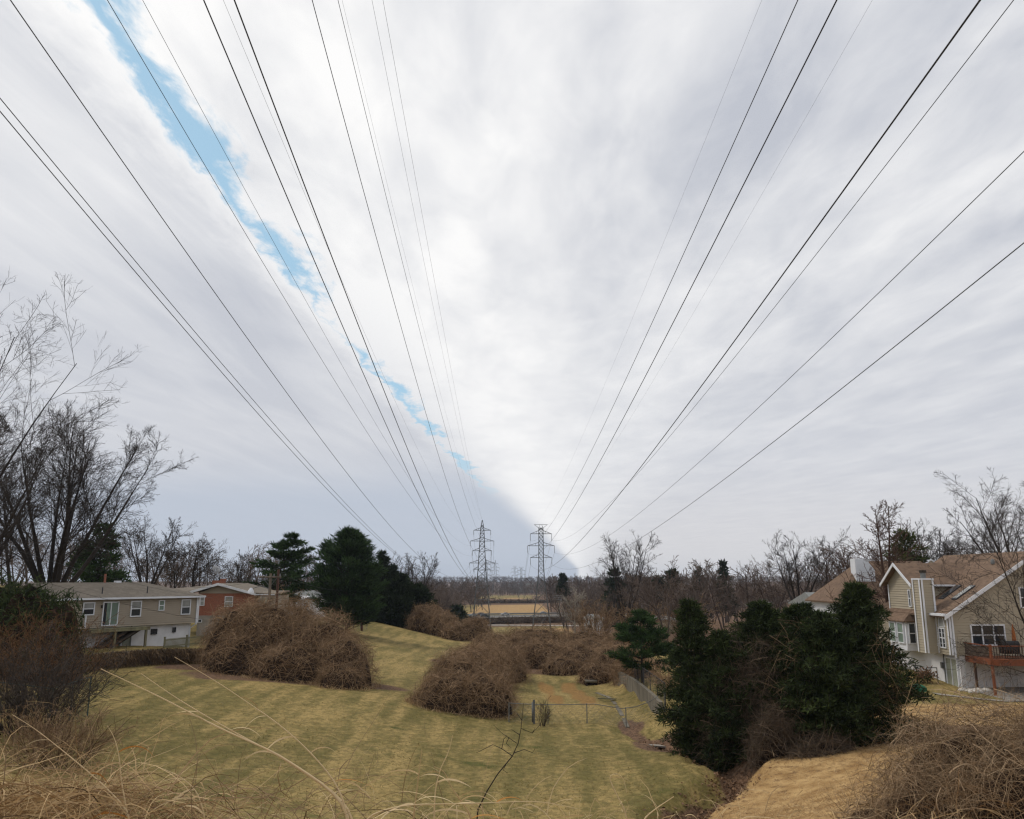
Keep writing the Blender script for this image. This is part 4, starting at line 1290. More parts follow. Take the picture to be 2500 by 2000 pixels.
for i in range(18, 50, 1):
    a = Acc()
    a.box(E[i] - [.1, -.16, 1.0], E[i] + [.1, .3, .2])
    a.build('post', M['metal_grey'], rl)
road_strip('service_road', [(-60, 352), (-15, 350), (10, 342), (34, 330), (60, 322)], 5.0, M['road_pale'], 'pale service road below the highway bank', 0.15)

car_no = [0]


def car(u, v, Y, heading, c, label, L=4.6, Hh=1.45, kind='sedan'):
    x = at(u, v, Y)[0]
    i = int(np.argmin(np.abs(hc[:, 0] - x)))
    off = np.dot(np.array([x, Y]) - hc[i], hn[i])
    z = hz_[i] + 0.03
    root = empty('car', (x, Y, z), label, 'car', 'cars on the highway')
    d = np.array([math.cos(heading), math.sin(heading), 0])
    n = np.array([-d[1], d[0], 0])
    o = np.array([x, Y, z])
    pt = lambda a, b, h: o + d * a + n * b + np.array([0, 0, h])
    W_ = .88
    m = paint_car('car_paint_%d' % car_no[0], c)
    car_no[0] += 1
    s = L / 4.6
    if kind == 'suv':
        low = [(-2.25, .35), (-2.3, .75), (-2.2, 1.05), (.75, 1.05), (1.0, 1.0), (2.1, .92), (2.3, .7), (2.28, .35)]
        cab = [(-2.2, 1.05), (-2.05, 1.62), (-.2, 1.70), (.35, 1.62), (1.05, 1.03)]
    else:
        low = [(-2.28, .32), (-2.3, .70), (-2.15, .93), (-1.6, .96), (.95, .94), (2.05, .80), (2.28, .62), (2.26, .32)]
        cab = [(-1.75, .95), (-1.05, 1.40), (-.3, 1.46), (.35, 1.40), (1.15, .93)]
    def prism(pts, w0, w1, name, mm, par):
        k = len(pts)
        hmin, hmax = min(p[1] for p in pts), max(p[1] for p in pts)
        ww = [w0 + (w1 - w0) * (p[1] - hmin) / (hmax - hmin) for p in pts]
        vs = [pt(p[0] * s, -w, p[1]) for p, w in zip(pts, ww)] + [pt(p[0] * s, w, p[1]) for p, w in zip(pts, ww)]
        fs = [list(range(k))[::-1], list(range(k, 2 * k))] + [[i, (i + 1) % k, k + (i + 1) % k, k + i] for i in range(k)]
        return pmesh(name, vs, fs, mm, par)
    body = prism(low, W_, W_ * .96, 'body', m, root)
    prism(cab, W_ * .93, W_ * .74, 'windows', M['glass'], root)
    prism([(c_[0] * .86 - .05, max(c_[1], cab[1][1] - .06) + .03) for c_ in cab[1:-1]] + [(cab[-2][0] * .5, cab[1][1] - .02), (cab[1][0] * .8, cab[1][1] - .02)], W_ * .75, W_ * .72, 'roof', m, root)
    for wx in (-1.4, 1.4):
        for sy in (-1, 1):
            th = np.arange(14) * 2 * math.pi / 14
            vs = [pt(wx * s + .33 * math.cos(t), sy * .74, .33 + .33 * math.sin(t)) for t in th] + [pt(wx * s + .33 * math.cos(t), sy * .92, .33 + .33 * math.sin(t)) for t in th]
            w = pmesh('wheel', vs, [list(range(14))[::-1], list(range(14, 28))] + [[i, (i + 1) % 14, 14 + (i + 1) % 14, 14 + i] for i in range(14)], M['black'], root)
            vs = [pt(wx * s + .19 * math.cos(t), sy * .93, .33 + .19 * math.sin(t)) for t in th]
            pmesh('rim', vs, [list(range(14))], M['metal_grey'], w)
    for sy in (-.62, .62):
        a = Acc()
        a.bar(pt(2.2 * s, sy - .15, .68), pt(2.2 * s, sy + .15, .68), .09)
        a.build('headlight', M['white'], root)
    return root


hd = math.atan2(22, 60)
car(1325, 1503, 446, hd + math.pi, (.62, .68, .78), 'pale silver blue car by the foot of the right pylon')
car(1233, 1501, 432, hd + math.pi, (.42, .42, .42), 'silver car in the middle of the highway')
car(1184, 1506, 411, hd, (.02, .035, .04), 'dark green suv behind the left pylon', kind='suv')
car(1155, 1503, 424, hd + math.pi, (.30, .34, .33), 'grey green car behind the left leg of the left pylon')
car(1171, 1502, 428, hd + math.pi, (.04, .045, .05), 'dark car following the grey green one', kind='suv')
car(1447, 1497, 468, hd + math.pi, (.30, .03, .025), 'red car on the highway above the white porch')
for u, lab in ((1072, 'white van parked behind the far bramble mound'), (1084, 'second white van parked nearer the far bramble mound')):
    p = at(u, 1512, 205)
    root = empty('parked_van', (p[0], 205, gz(p[0], 205)), lab, 'van', 'white vans parked beyond the cedars')
    g = gz(p[0], 205)
    x = p[0]
    m = paint_car('van_paint', (.72, .73, .75))
    prof = [(-2.3, .4), (-2.3, 2.0), (1.0, 2.05), (1.6, 1.3), (2.4, 1.1), (2.4, .4)]
    k = len(prof)
    pmesh('body', [(x + a_, 204.1, g + b_) for a_, b_ in prof] + [(x + a_, 205.9, g + b_) for a_, b_ in prof], [list(range(k)), list(range(k, 2 * k))[::-1]] + [[k + i, k + (i + 1) % k, (i + 1) % k, i] for i in range(k)], m, root)
    pmesh('side_window', [(x + .2, 204.07, g + 1.35), (x + 1.35, 204.07, g + 1.35), (x + .95, 204.07, g + 1.85), (x + .2, 204.07, g + 1.85)], [[0, 1, 2, 3]], M['glass'], root)
    for wx in (-1.4, 1.4):
        th = np.arange(12) * 2 * math.pi / 12
        pmesh('wheel', [(x + wx + .36 * math.cos(t), 204.0, g + .36 + .36 * math.sin(t)) for t in th] + [(x + wx + .36 * math.cos(t), 204.3, g + .36 + .36 * math.sin(t)) for t in th], [list(range(12)), list(range(12, 24))[::-1]] + [[12 + i, 12 + (i + 1) % 12, (i + 1) % 12, i] for i in range(12)], M['black'], root)
# brush on the bank between the roads
bramble('bank_brush', [(x, 372 + x * .28 + dy, 9, 5, 2.6) for x in range(-30, 45, 9) for dy in (-9, 3)], 'grey brown brush on the bank between service road and highway', M['twig_grey'], 7000, 2.6, .05, core=.8, cat='bush')
bramble('field_brush', [(x, 660 + (x * 7) % 23, 9, 7, 2.6) for x in range(-26, 40, 8)], 'dark brush strip across the far field', M['twig_grey'], 1600, 4.5, .14, core=.85)
# far sign gantry on a pole beside the highway
p = at(1366, 1465, 395)
sg = empty('highway_sign', (p[0], 395, gz(p[0], 395)), 'grey sign frame on a pole beside the highway', 'sign')
a = Acc()
a.bar((p[0], 395, gz(p[0], 395)), (p[0], 395, 0.2), .16, 6)
a.build('pole', M['metal_grey'], sg)
a = Acc()
for z_ in (0, .9, 1.8):
    a.box((p[0] - 2.6, 394.8, -9.8 + z_), (p[0] + 2.6, 395.0, -9.2 + z_))
a.build('panel', M['metal_grey'], sg)


# ------------------------------------------------------------------ building helpers
class Wall:
    """a vertical wall plane: origin o, direction along ex, outward n; points are (along, up, out)"""
    def __init__(s, o, ex):
        s.o = np.array(o, float)
        s.ex = np.array([ex[0], ex[1], 0.0])
        s.ex /= np.linalg.norm(s.ex)
        s.n = np.array([s.ex[1], -s.ex[0], 0.0])
    def p(s, a, z, d=0.0):
        return s.o + s.ex * a + s.n * d + np.array([0, 0, z])
    def box(s, name, m, parent, a0, a1, z0, z1, d0, d1):
        v = [s.p(a, z, d) for z in (z0, z1) for d in (d0, d1) for a in (a0, a1)]
        f = [[0, 1, 3, 2], [4, 6, 7, 5], [0, 4, 5, 1], [2, 3, 7, 6], [0, 2, 6, 4], [1, 5, 7, 3]]
        f = [x[::-1] for x in f]
        return pmesh(name, v, f, m, parent)
    def plate(s, name, m, parent, poly, d0, d1):
        k = len(poly)
        v = [s.p(a, z, d0) for a, z in poly] + [s.p(a, z, d1) for a, z in poly]
        f = [list(range(k)), list(range(k, 2 * k))[::-1]] + [[i, k + i, k + (i + 1) % k, (i + 1) % k] for i in range(k)]
        return pmesh(name, v, f, m, parent)
    def window(s, parent, a0, a1, z0, z1, glass='glass', upper=None, frame=.09, mull=(), rail=True, m='white', name='window', d=.085):
        w = s.box(name, M[glass], parent, a0 + frame, a1 - frame, z0 + frame, z1 - frame, .012, d)
        if upper:
            s.box('pane', M[upper], w, a0 + frame + .03, a1 - frame - .03, (z0 + z1) / 2 + .04, z1 - frame - .02, d, d + .012)
        for q in ((a0, a0 + frame, z0, z1), (a1 - frame, a1, z0, z1), (a0 + frame, a1 - frame, z1 - frame, z1), (a0 + frame, a1 - frame, z0, z0 + frame)):
            s.box('frame', M[m], w, *q, .006, d + .05)
        if rail:
            s.box('sash_rail', M[m], w, a0 + frame, a1 - frame, (z0 + z1) / 2 - .035, (z0 + z1) / 2 + .035, d - .01, d + .035)
        for x in mull:
            s.box('mullion', M[m], w, x - .045, x + .045, z0 + frame, z1 - frame, d - .01, d + .045)
        return w


def clip(poly, z, keep_above):
    out = []
    for i in range(len(poly)):
        p_, q = poly[i], poly[(i + 1) % len(poly)]
        a, b = (p_[1] >= z) == keep_above, (q[1] >= z) == keep_above
        if a:
            out.append(p_)
        if a != b:
            t = (z - p_[1]) / (q[1] - p_[1])
            out.append((p_[0] + (q[0] - p_[0]) * t, z))
    return out


def siding(w, poly, m, parent, h=0.16, single=False):
    """lap boards: each board leans out at its lower edge"""
    z0, z1 = min(p_[1] for p_ in poly), max(p_[1] for p_ in poly)
    allv, allf = [], []
    z = z0
    while z < z1 - 0.02:
        c = clip(clip(poly, z, True), min(z + h, z1), False)
        if len(c) >= 3:
            k = len(c)
            f_ = lambda zz: .070 - .064 * (zz - z) / h
            v = [w.p(a, zz, f_(zz)) for a, zz in c] + [w.p(a, zz, -.02) for a, zz in c]
            f = [list(range(k))] + [[k + i, k + (i + 1) % k, (i + 1) % k, i] for i in range(k)]
            if single:
                pmesh('siding_board', v, f, m, parent)
            else:
                n0 = len(allv)
                allv += v
                allf += [[x + n0 for x in ff] for ff in f]
        z += h
    if not single:
        pmesh('siding', allv, allf, m, parent)


def slab(name, poly, th, m, parent):
    """roof sheet: polygon with thickness straight down"""
    poly = [np.array(p_, float) for p_ in poly]
    k = len(poly)
    v = poly + [p_ - np.array([0, 0, th]) for p_ in poly]
    f = [list(range(k)), list(range(k, 2 * k))[::-1]] + [[i, k + i, k + (i + 1) % k, (i + 1) % k] for i in range(k)]
    nrm = np.cross(poly[1] - poly[0], poly[2] - poly[0])
    if nrm[2] < 0:
        f = [x[::-1] for x in f]
    return pmesh(name, v, f, m, parent)


def pipe(name, pts, r, m, parent, k=8):
    a = Acc()
    a.tubes(np.array([pts], float), np.full((1, len(pts)), r), k, .5)
    return a.build(name, m, parent)


# ------------------------------------------------------------------ taupe house on the left
A0, B0 = np.array([-36.9, 68.5]), np.array([-29.8, 80.0])
hl_len = np.linalg.norm(B0 - A0)
FZ = -4.02
house = empty('house', (A0[0], A0[1], -6.2), 'taupe sided house with white basement and grey brown roof', 'house')
w = Wall((A0[0], A0[1], FZ), B0 - A0)
Lh, Hh = hl_len, 2.45
DEP = 7.6
back = lambda a, z: w.p(a, z, -DEP)
# body behind the siding
v = [w.p(a, z, d) for z in (-.0, Hh) for d in (-.02, -DEP) for a in (0, Lh)]
pmesh('wall', v, [[0, 1, 3, 2], [4, 6, 7, 5], [0, 4, 5, 1], [2, 3, 7, 6], [0, 2, 6, 4], [1, 5, 7, 3]], M['side_l'], house)
siding(w, [(0, 0), (Lh, 0), (Lh, Hh), (0, Hh)], M['side_l'], house, .185)
w.box('corner_trim', M['white'], house, Lh - .09, Lh + .03, 0, Hh, .075, .105)
v = [w.p(a, z, d) for z in (-2.6, 0) for d in (-.45, -DEP) for a in (1.0, Lh - .35)]
pmesh('basement_wall', v, [[0, 1, 3, 2], [4, 6, 7, 5], [0, 4, 5, 1], [2, 3, 7, 6], [0, 2, 6, 4], [1, 5, 7, 3]], M['stucco'], house)
# roof: ridge along the wall, hipped at the far end
ov = .42
rz, ez = Hh + 1.28, Hh + .05
rA, rB = w.p(-.5, rz, -DEP / 2), w.p(Lh - 3.3, rz, -DEP / 2)
e = [w.p(-.5, ez, ov), w.p(Lh + ov, ez, ov), w.p(Lh + ov, ez, -DEP - ov), w.p(-.5, ez, -DEP - ov)]
rf = slab('roof', [e[0], e[1], rB, rA], .12, M['roof_l'], house)
slab('roof_hip', [e[1], e[2], rB], .12, M['roof_l'], house)
slab('roof_back', [e[2], e[3], rA, rB], .12, M['roof_l'], house)
w.box('gutter', M['white'], house, -.5, Lh + ov, Hh - .13, Hh + .03, ov - .1, ov + .06)
w.box('soffit', M['white'], house, -.5, Lh + ov, Hh - .02, Hh + .0, .03, ov - .1)
pipe('chimney_pipe', [w.p(Lh * .46, rz - .2, -DEP / 2), w.p(Lh * .46, rz + .75, -DEP / 2)], .10, M['brick'], rf)
for fa, hh in ((.30, .38), (.62, .42)):
    pipe('vent_pipe', [w.p(Lh * fa, ez + .2, -.6), w.p(Lh * fa, ez + .2 + hh + .25, -.6)], .05, M['metal_dark'], rf)
w.box('roof_vent', M['white'], rf, Lh * .54, Lh * .54 + .5, rz - .1, rz + .15, -DEP / 2 - .3, -DEP / 2 + .1)


def hl_a(u):
    """distance along the house wall of a sight column"""
    k = at(u, 1490, 1.0)[0]
    t = (k * A0[1] - A0[0]) / ((B0 - A0)[0] - k * (B0 - A0)[1])
    return t * hl_len


wn = w
wn.window(house, hl_a(200), hl_a(229), 1.05, 2.12, 'glass', 'glass_blind')
d_ = wn.window(house, hl_a(249), hl_a(288), .12, 2.12, 'glass', None, .08, (hl_a(269),), False, name='sliding_door')
wn.box('pane', M['glass_green'], d_, hl_a(259), hl_a(267.5), .22, 2.04, .085, .097)
wn.box('pane', M['glass_green'], d_, hl_a(270), hl_a(286), .22, 2.04, .085, .097)
wn.window(house, hl_a(317), hl_a(343), .78, 2.15, 'glass', 'glass_blind')
wn.window(house, hl_a(385), hl_a(399), 1.22, 2.15, 'glass_green', None, .07)
wn.window(house, hl_a(440), hl_a(463), .78, 2.17, 'glass', 'glass_blind')
wn.box('wall_lamp', M['wood_dark'], house, hl_a(245), hl_a(247.4), 1.62, 1.86, .03, .17)
wn.box('rain_pipe', M['white'], house, hl_a(208), hl_a(211.5), .0, 1.05, .03, .12)
wn.box('rain_pipe', M['white'], house, Lh - .26, Lh - .14, -.15, Hh - .1, .035, .13)
pipe('rain_pipe', [wn.p(Lh - .2, -.1, .08), wn.p(Lh - .3, -.35, -.3), wn.p(Lh - .45, -.5, -.38), wn.p(Lh - .45, -2.2, -.38)], .055, M['white'], house)
bw = Wall(w.p(0, 0, -.45), B0 - A0)
bw.window(house, hl_a(380), hl_a(394), -.86, -.38, 'glass', None, .05, (), False, m='metal_dark')
bw.window(house, hl_a(432), hl_a(439), -.80, -.34, 'glass', None, .04, (), False, m='metal_dark')
bw.box('basement_door', M['glass_tan'], house, hl_a(313), hl_a(331), -2.05, -.15, .0, .04)
bw.box('basement_door', M['glass_green'], house, hl_a(291), hl_a(309), -2.05, -.15, .0, .03)
bw.box('rain_pipe', M['metal_grey'], house, hl_a(331), hl_a(333), -2.2, -.02, .02, .1)
# ruined landing: rim beam, posts and dark stair stringers
lp = [(hl_a(209), -.16), (hl_a(352), -.02)]
land = empty('landing', w.p(hl_a(280), -2.1, .9), 'broken grey wooden landing under the sliding door', 'landing')
w.box('rim_beam', M['wood_old'], land, lp[0][0], lp[1][0], -.34, -.12, 1.0, 1.1)
w.box('deck_board', M['wood_old'], land, lp[0][0], lp[1][0], -.12, -.06, .0, 1.12)
for u_ in (270, 345):
    a_ = hl_a(u_)
    g_ = gz(*w.p(a_, 0, 1.0)[:2])
    w.box('post', M['wood_old'], land, a_ - .09, a_ + .09, g_ - FZ - .2, -.12, .86, 1.02)
w.box('post', M['wood_old'], land, hl_a(288) - .07, hl_a(288) + .07, -2.3, -.12, .1, .24)
for da, zz in ((0, 0), (1.0, 0)):
    a_ = Acc()
    for k_ in range(2):
        q0, q1 = w.p(hl_a(246) + da - 1.2, -2.15, .3 + k_ * .5), w.p(hl_a(292) + da + .6, -.2, .3 + k_ * .5)
        a_.tubes(np.array([[q0, q1]]), np.array([[.17, .17]]), 4, .5)
    a_.build('stringer', M['wood_dark'], land)
# picket fence in front of the basement
fa, fb = w.p(hl_a(383), 0, 1.5), w.p(hl_a(494), 0, 1.1)
fen = empty('picket_fence', (fa[0], fa[1], gz(fa[0], fa[1])), 'low weathered picket fence before the white basement', 'fence')
fw = Wall((fa[0], fa[1], 0), (fb - fa)[:2])
FL = np.linalg.norm((fb - fa)[:2])
ztop0, ztop1 = at(386, 1560, fa[1])[2], at(490, 1550, fb[1])[2]
zt = lambda a: ztop0 + (ztop1 - ztop0) * a / FL
HF = 0.88
npk = 40
me_p = None
for i in range(npk):
    a = FL * (i + .5) / npk
    q = fw.p(a, zt(a) - HF, .03)
    if me_p is None:
        o = fw.box('picket', M['wood_old'], fen, a - .03, a + .03, zt(a) - HF, zt(a), .02, .045)
        base_q = q
        me_p = o.data
    else:
        o = link('picket', me_p, fen)
        o.location = Vector(q - base_q)
for i in range(3):
    a = FL * i / 2
    po = fw.box('post', M['wood_old'], fen, a - .06, a + .06, zt(a) - HF - .4, zt(a) + .12, -.08, .02)
    fw.box('cap', M['wood_old'], po, a - .08, a + .08, zt(a) + .12, zt(a) + .17, -.1, .04)
for dz in (.18, .72):
    v = [fw.p(a, zt(a) - HF + dz + k, d) for a in (0, FL) for k in (0, .08) for d in (-.03, .015)]
    pmesh('rail', v, [[0, 1, 3, 2], [4, 6, 7, 5], [0, 4, 5, 1], [2, 3, 7, 6], [0, 2, 6, 4], [1, 5, 7, 3]], M['wood_old'], fen)
# garden wall hung with dead ivy
gw = Wall((WL_A[0], WL_A[1], 0), WL_B - WL_A)
GL = np.linalg.norm(WL_B - WL_A)
gwr = empty('garden_wall', (WL_A[0], WL_A[1], gz(*(WL_A + [.5, -.5]))), 'grey garden wall hung with dead brown ivy', 'wall')
aa = np.linspace(-1.0, GL + 1.0, 24)
top, bot = [], []
for a in aa:
    q = gw.p(a, 0, -.6)
    g2 = gw.p(a, 0, .4)
    top.append(gz(q[0], q[1]) + .12)
    bot.append(gz(g2[0], g2[1]) - .2)
V = []
for a, t_, b_ in zip(aa, top, bot):
    V.append([gw.p(a, b_, .06), gw.p(a, t_, .06), gw.p(a, t_, -.3)])
a_ = Acc()
a_.grid(np.array(V))
a_.build('wall_face', M['concrete'], gwr)
n = 5200
ra = rng.uniform(-1, GL + 1, n)
ra = ra[(vnoise(ra * 1.1, ra * 0 + .5, 5) > .22)]
n = len(ra)
tz_, bz_ = np.interp(ra, aa, top), np.interp(ra, aa, bot)
P0 = gw.o + gw.ex * ra[:, None] + gw.n * rng.uniform(.02, .22, n)[:, None]
P0[:, 2] = tz_ + rng.uniform(-.2, .12, n) - (tz_ - bz_) * rng.uniform(0, .7, n) * (rng.uniform(size=n) < .6)
Ln = rng.uniform(.3, 1.0, n)
pts, D = [P0], unit(rng.normal(size=(n, 3)) * [.35, .35, .2] + np.array([0, 0, -.6]) + gw.n * .25)
for i in range(4):
    D = unit(D + rng.normal(size=(n, 3)) * .25 + [0, 0, -.12])
    pts.append(pts[-1] + D * (Ln / 4)[:, None])
a_ = Acc()
a_.tubes(np.stack(pts, axis=1), np.full((n, 5), .017), 2, np.clip(rng.normal(.5, .25, n) * (.5 + vnoise(ra * .9, ra * 0, 9)), 0, 1))
tag(a_.build('ivy', M['ivy'], gwr), kind='stuff')

# ------------------------------------------------------------------ brick house with a gable and smoking chimney
bx0, bx1, bY = at(487, 1450, 93)[0], at(622, 1450, 93)[0], 93.0
bzb = at(560, 1525, bY)[2]
bh = empty('brick_house', ((bx0 + bx1) / 2, bY, bzb), 'red brick house with a low gable and smoking chimney', 'house')
bwall = Wall((bx0, bY, 0), (1, 0))
eL = at(490, 1449, bY)[2]
ap = at(537, 1427, bY)[2]
BL = bx1 - bx0
pa = at(537, 1427, bY)[0] - bx0
pmesh('wall', [bwall.p(a, z, d) for z in (bzb, eL) for d in (0, -9) for a in (0, BL)], [[0, 1, 3, 2], [4, 6, 7, 5], [0, 4, 5, 1], [2, 3, 7, 6], [0, 2, 6, 4], [1, 5, 7, 3]], M['brick'], bh)
bwall.box('foundation', M['concrete_pale'], bh, -.02, BL + .02, bzb - 1.6, at(470, 1503, bY)[2], -9, .03)
siding(bwall, [(-.1, eL), (BL + .1, eL), (pa, ap - .05)], M['side_l'], bh, .16)
lft, rgt = at(470, 1444, bY), at(627, 1449, bY)
ly, ry = lft[0] - bx0, rgt[0] - bx0
r_ = slab('roof', [bwall.p(ly, lft[2], .6), bwall.p(pa, ap + .12, .6), bwall.p(pa, ap + .12, -9.6), bwall.p(ly, lft[2], -9.6)], .12, M['roof_l'], bh)
slab('roof_back', [bwall.p(pa, ap + .12, .6), bwall.p(ry, rgt[2], .6), bwall.p(ry, rgt[2], -9.6), bwall.p(pa, ap + .12, -9.6)], .12, M['roof_l'], bh)
for (a0, z0, a1, z1) in ((ly - .05, lft[2] + .04, pa, ap + .16), (pa, ap + .16, ry + .05, rgt[2] + .04)):
    bwall.plate('rake_board', M['white'], bh, [(a0, z0 - .26), (a1, z1 - .26), (a1, z1), (a0, z0)], .6, .66)
# ridge wing towards the taupe house
slab('roof_wing', [bwall.p(-6, ap - .6, -4.2), bwall.p(pa, ap + .10, -4.2), bwall.p(pa, lft[2] + .1, -.4), bwall.p(-3.2, lft[2] - .1, -.4)], .1, M['roof_l'], bh)
pa2 = pa - 1.35
bwall.box('chimney', M['brick'], r_, pa2 - .75, pa2 + .55, ap - .8, ap + .42, -4.2, -3.4)
bwall.box('chimney_cap', M['brick'], r_, pa2 + .1, pa2 + .62, ap + .42, ap + .62, -4.2, -3.5)
pipe('flue', [bwall.p(pa2 - .1, ap + .3, -3.8), bwall.p(pa2 - .1, ap + .78, -3.8)], .09, M['metal_dark'], r_)
ub = lambda u: at(u, 1470, bY)[0] - bx0
zb = lambda v: at(560, v, bY)[2]
bwall.window(bh, ub(549), ub(569), zb(1482), zb(1456), 'glass_blind', None, .07)
bwall.window(bh, ub(489), ub(500), zb(1479), zb(1456), 'glass_blind', None, .07)
bwall.window(bh, ub(484), ub(497), zb(1520), zb(1512), 'glass', None, .05, (), False)
bwall.box('side_wing', M['side_l'], bh, ub(627), ub(669), bzb, zb(1455), -6, -.3)
slab('wing_roof', [bwall.p(ub(622), zb(1449) + .1, .3), bwall.p(ub(672), zb(1452) + .1, .3), bwall.p(ub(672), zb(1446) + .1, -6), bwall.p(ub(622), zb(1446) + .1, -6)], .14, M['roof_l'], bh)
bwall.box('fascia', M['white'], bh, ub(622), ub(672), zb(1453), zb(1450.5), .3, .36)
bwall.window(bh, ub(634), ub(655), zb(1478), zb(1457), 'glass_tan', None, .06, d=-.2)
# smoke: a small puff of thin white vapour
m, t, b_ = new_mat('chimney_smoke')
m.node_tree.nodes.remove(b_)
vol = t.n('ShaderNodeVolumePrincipled')
vol.inputs['Color'].default_value = (.95, .95, .97, 1)
tc = t.n('ShaderNodeTexCoord').outputs['Object']
t.put(vol.inputs['Density'], t.m('MULTIPLY', t.ramp(t.noise(tc, 2.8, 4, .6), .46, .62), 8.0))
m.node_tree.links.new(vol.outputs[0], m.node_tree.nodes['Material Output'].inputs['Volume'])
q = bwall.p(pa2 - .1, ap + .8, -3.8)
a_ = Acc()
th, ph = np.meshgrid(np.linspace(0, 2 * math.pi, 17), np.linspace(-math.pi / 2, math.pi / 2, 11))
f_ = (np.sin(ph) + 1) / 2
V = np.stack([(.18 + .42 * f_) * np.cos(th) * np.cos(ph) - .55 * f_, (.18 + .42 * f_) * np.sin(th) * np.cos(ph), f_ * 1.35 - .05], axis=-1)
a_.grid(V)
o = a_.build('smoke', m, smooth=True)
o.location = Vector(q)
tag(o, 'white wisp of smoke above the brick chimney', kind='stuff')


# ------------------------------------------------------------------ more distant houses
def small_house(u0, u1, v_eave, v_ridge, v_base, Y, depth, wall_m, roof_m, label, hip=.3, name='house', windows=()):
    x0, x1 = at(u0, v_eave, Y)[0], at(u1, v_eave, Y)[0]
    ze, zr, zb_ = at(u0, v_eave, Y)[2], at(u0, v_ridge, Y + depth / 2)[2], at(u0, v_base, Y)[2]
    g = min(gz(x0, Y), gz(x1, Y), zb_)
    root = empty(name, ((x0 + x1) / 2, Y, g), label, 'house', None)
    W_ = Wall((x0, Y, 0), (1, 0))
    L = x1 - x0
    W_.box('wall', wall_m, root, 0, L, g - .4, ze, -depth, 0)
    o_ = .35
    h = hip * L
    c = [W_.p(-o_, ze, o_), W_.p(L + o_, ze, o_), W_.p(L + o_, ze, -depth - o_), W_.p(-o_, ze, -depth - o_)]
    r0_, r1_ = W_.p(h, zr, -depth / 2), W_.p(L - h, zr, -depth / 2)
    slab('roof', [c[0], c[1], r1_, r0_], .12, roof_m, root)
    slab('roof_back', [c[2], c[3], r0_, r1_], .12, roof_m, root)
    slab('roof_hip', [c[1], c[2], r1_], .12, roof_m, root)
    slab('roof_hip', [c[3], c[0], r0_], .12, roof_m, root)
    W_.box('fascia', M['white'], root, -o_, L + o_, ze - .16, ze - .13, o_ - .02, o_ + .03)
    for (a0, a1, z0, z1) in windows:
        W_.window(root, L * a0, L * a1, ze - z1, ze - z0, 'glass', None, .08)
    return root, W_, L, ze, g


hs, W_, L, ze, g = small_house(700, 772, 1461, 1440, 1480, 135, 8, M['stucco'], M['roof_g'], 'low house with a grey hipped roof between the two pines', windows=((.2, .35, .6, 1.5), (.6, .75, .6, 1.5)))
cp = empty('carport', at(700, 1480, 118), 'flat white carport roof before the grey hipped house', 'carport')
x0, x1, zc = at(668, 1460, 118)[0], at(742, 1460, 118)[0], at(700, 1461, 118)[2]
slab('canopy', [(x0, 118, zc), (x1, 118, zc - .05), (x1, 123, zc + .25), (x0, 123, zc + .25)], .16, M['white'], cp)
for xx in (x0 + .2, (x0 + x1) / 2, x1 - .2):
    pipe('post', [(xx, 118.2, gz(xx, 118) - .2), (xx, 118.2, zc - .1)], .06, M['white'], cp)
# house with a porch, beyond the brambles
hs, W_, L, ze, g = small_house(1437, 1472, 1510, 1499, 1535, 175, 7, M['white'], M['roof_g'], 'small white house with a gabled porch beyond the brambles')
px0, px1 = at(1428, 1515, 172)[0] - W_.o[0], at(1450, 1515, 172)[0] - W_.o[0]
pz = at(1440, 1512, 172)[2]
W_.plate('porch_gable', M['white'], hs, [(px0, pz), (px1, pz), ((px0 + px1) / 2, pz + .85)], 2.6, 2.7)
for s_ in ((px0 - .2, (px0 + px1) / 2), (px1 + .2, (px0 + px1) / 2)):
    slab('porch_roof', [W_.p(s_[0], pz - .05, 2.9), W_.p(s_[1], pz + 1.0, 2.9), W_.p(s_[1], pz + 1.0, 0), W_.p(s_[0], pz - .05, 0)], .1, M['roof_g'], hs)
for xx in (px0 + .1, px1 - .1):
    W_.box('porch_post', M['white'], hs, xx - .1, xx + .1, g - .3, pz, 2.45, 2.65)
W_.box('porch_floor', M['white'], hs, px0, px1, g - .4, g + .35, 0, 2.7)
W_.box('door', M['wood_dark'], hs, (px0 + px1) / 2 - .1, (px0 + px1) / 2 + .8, g + .35, g + 2.35, .0, .05)
# tan shed
sx0, sx1 = at(1417, 1560, 128)[0], at(1454, 1560, 128)[0]
sz0, sz1, sz2 = at(1435, 1580, 128)[2], at(1435, 1559, 128)[2], at(1435, 1552, 130)[2]
sd = empty('shed', ((sx0 + sx1) / 2, 128, sz0), 'tan wooden shed with a dark roof among the brambles', 'shed')
SW = Wall((sx0, 128, 0), (1, 0))
SW.box('wall', mat('tan_board', (.40, .26, .13), (.32, .20, .10), 1.5), sd, 0, sx1 - sx0, sz0 - .6, sz1, -3, 0)
slab('roof', [SW.p(-.2, sz1 - .05, .3), SW.p(sx1 - sx0 + .2, sz1 - .05, .3), SW.p(sx1 - sx0 + .2, sz2 + .35, -1.5), SW.p(-.2, sz2 + .35, -1.5)], .1, M['wood_dark'], sd)
slab('roof_back', [SW.p(-.2, sz2 + .35, -1.5), SW.p(sx1 - sx0 + .2, sz2 + .35, -1.5), SW.p(sx1 - sx0 + .2, sz1 - .05, -3.3), SW.p(-.2, sz1 - .05, -3.3)], .1, M['wood_dark'], sd)
SW.window(sd, 1.15, 1.5, sz1 - .9, sz1 - .4, 'glass', None, .05, (), False)
SW.box('door', mat('blue_door', (.06, .09, .14)), sd, .05, .85, sz0 - .3, sz1 - .5, 0, .06)
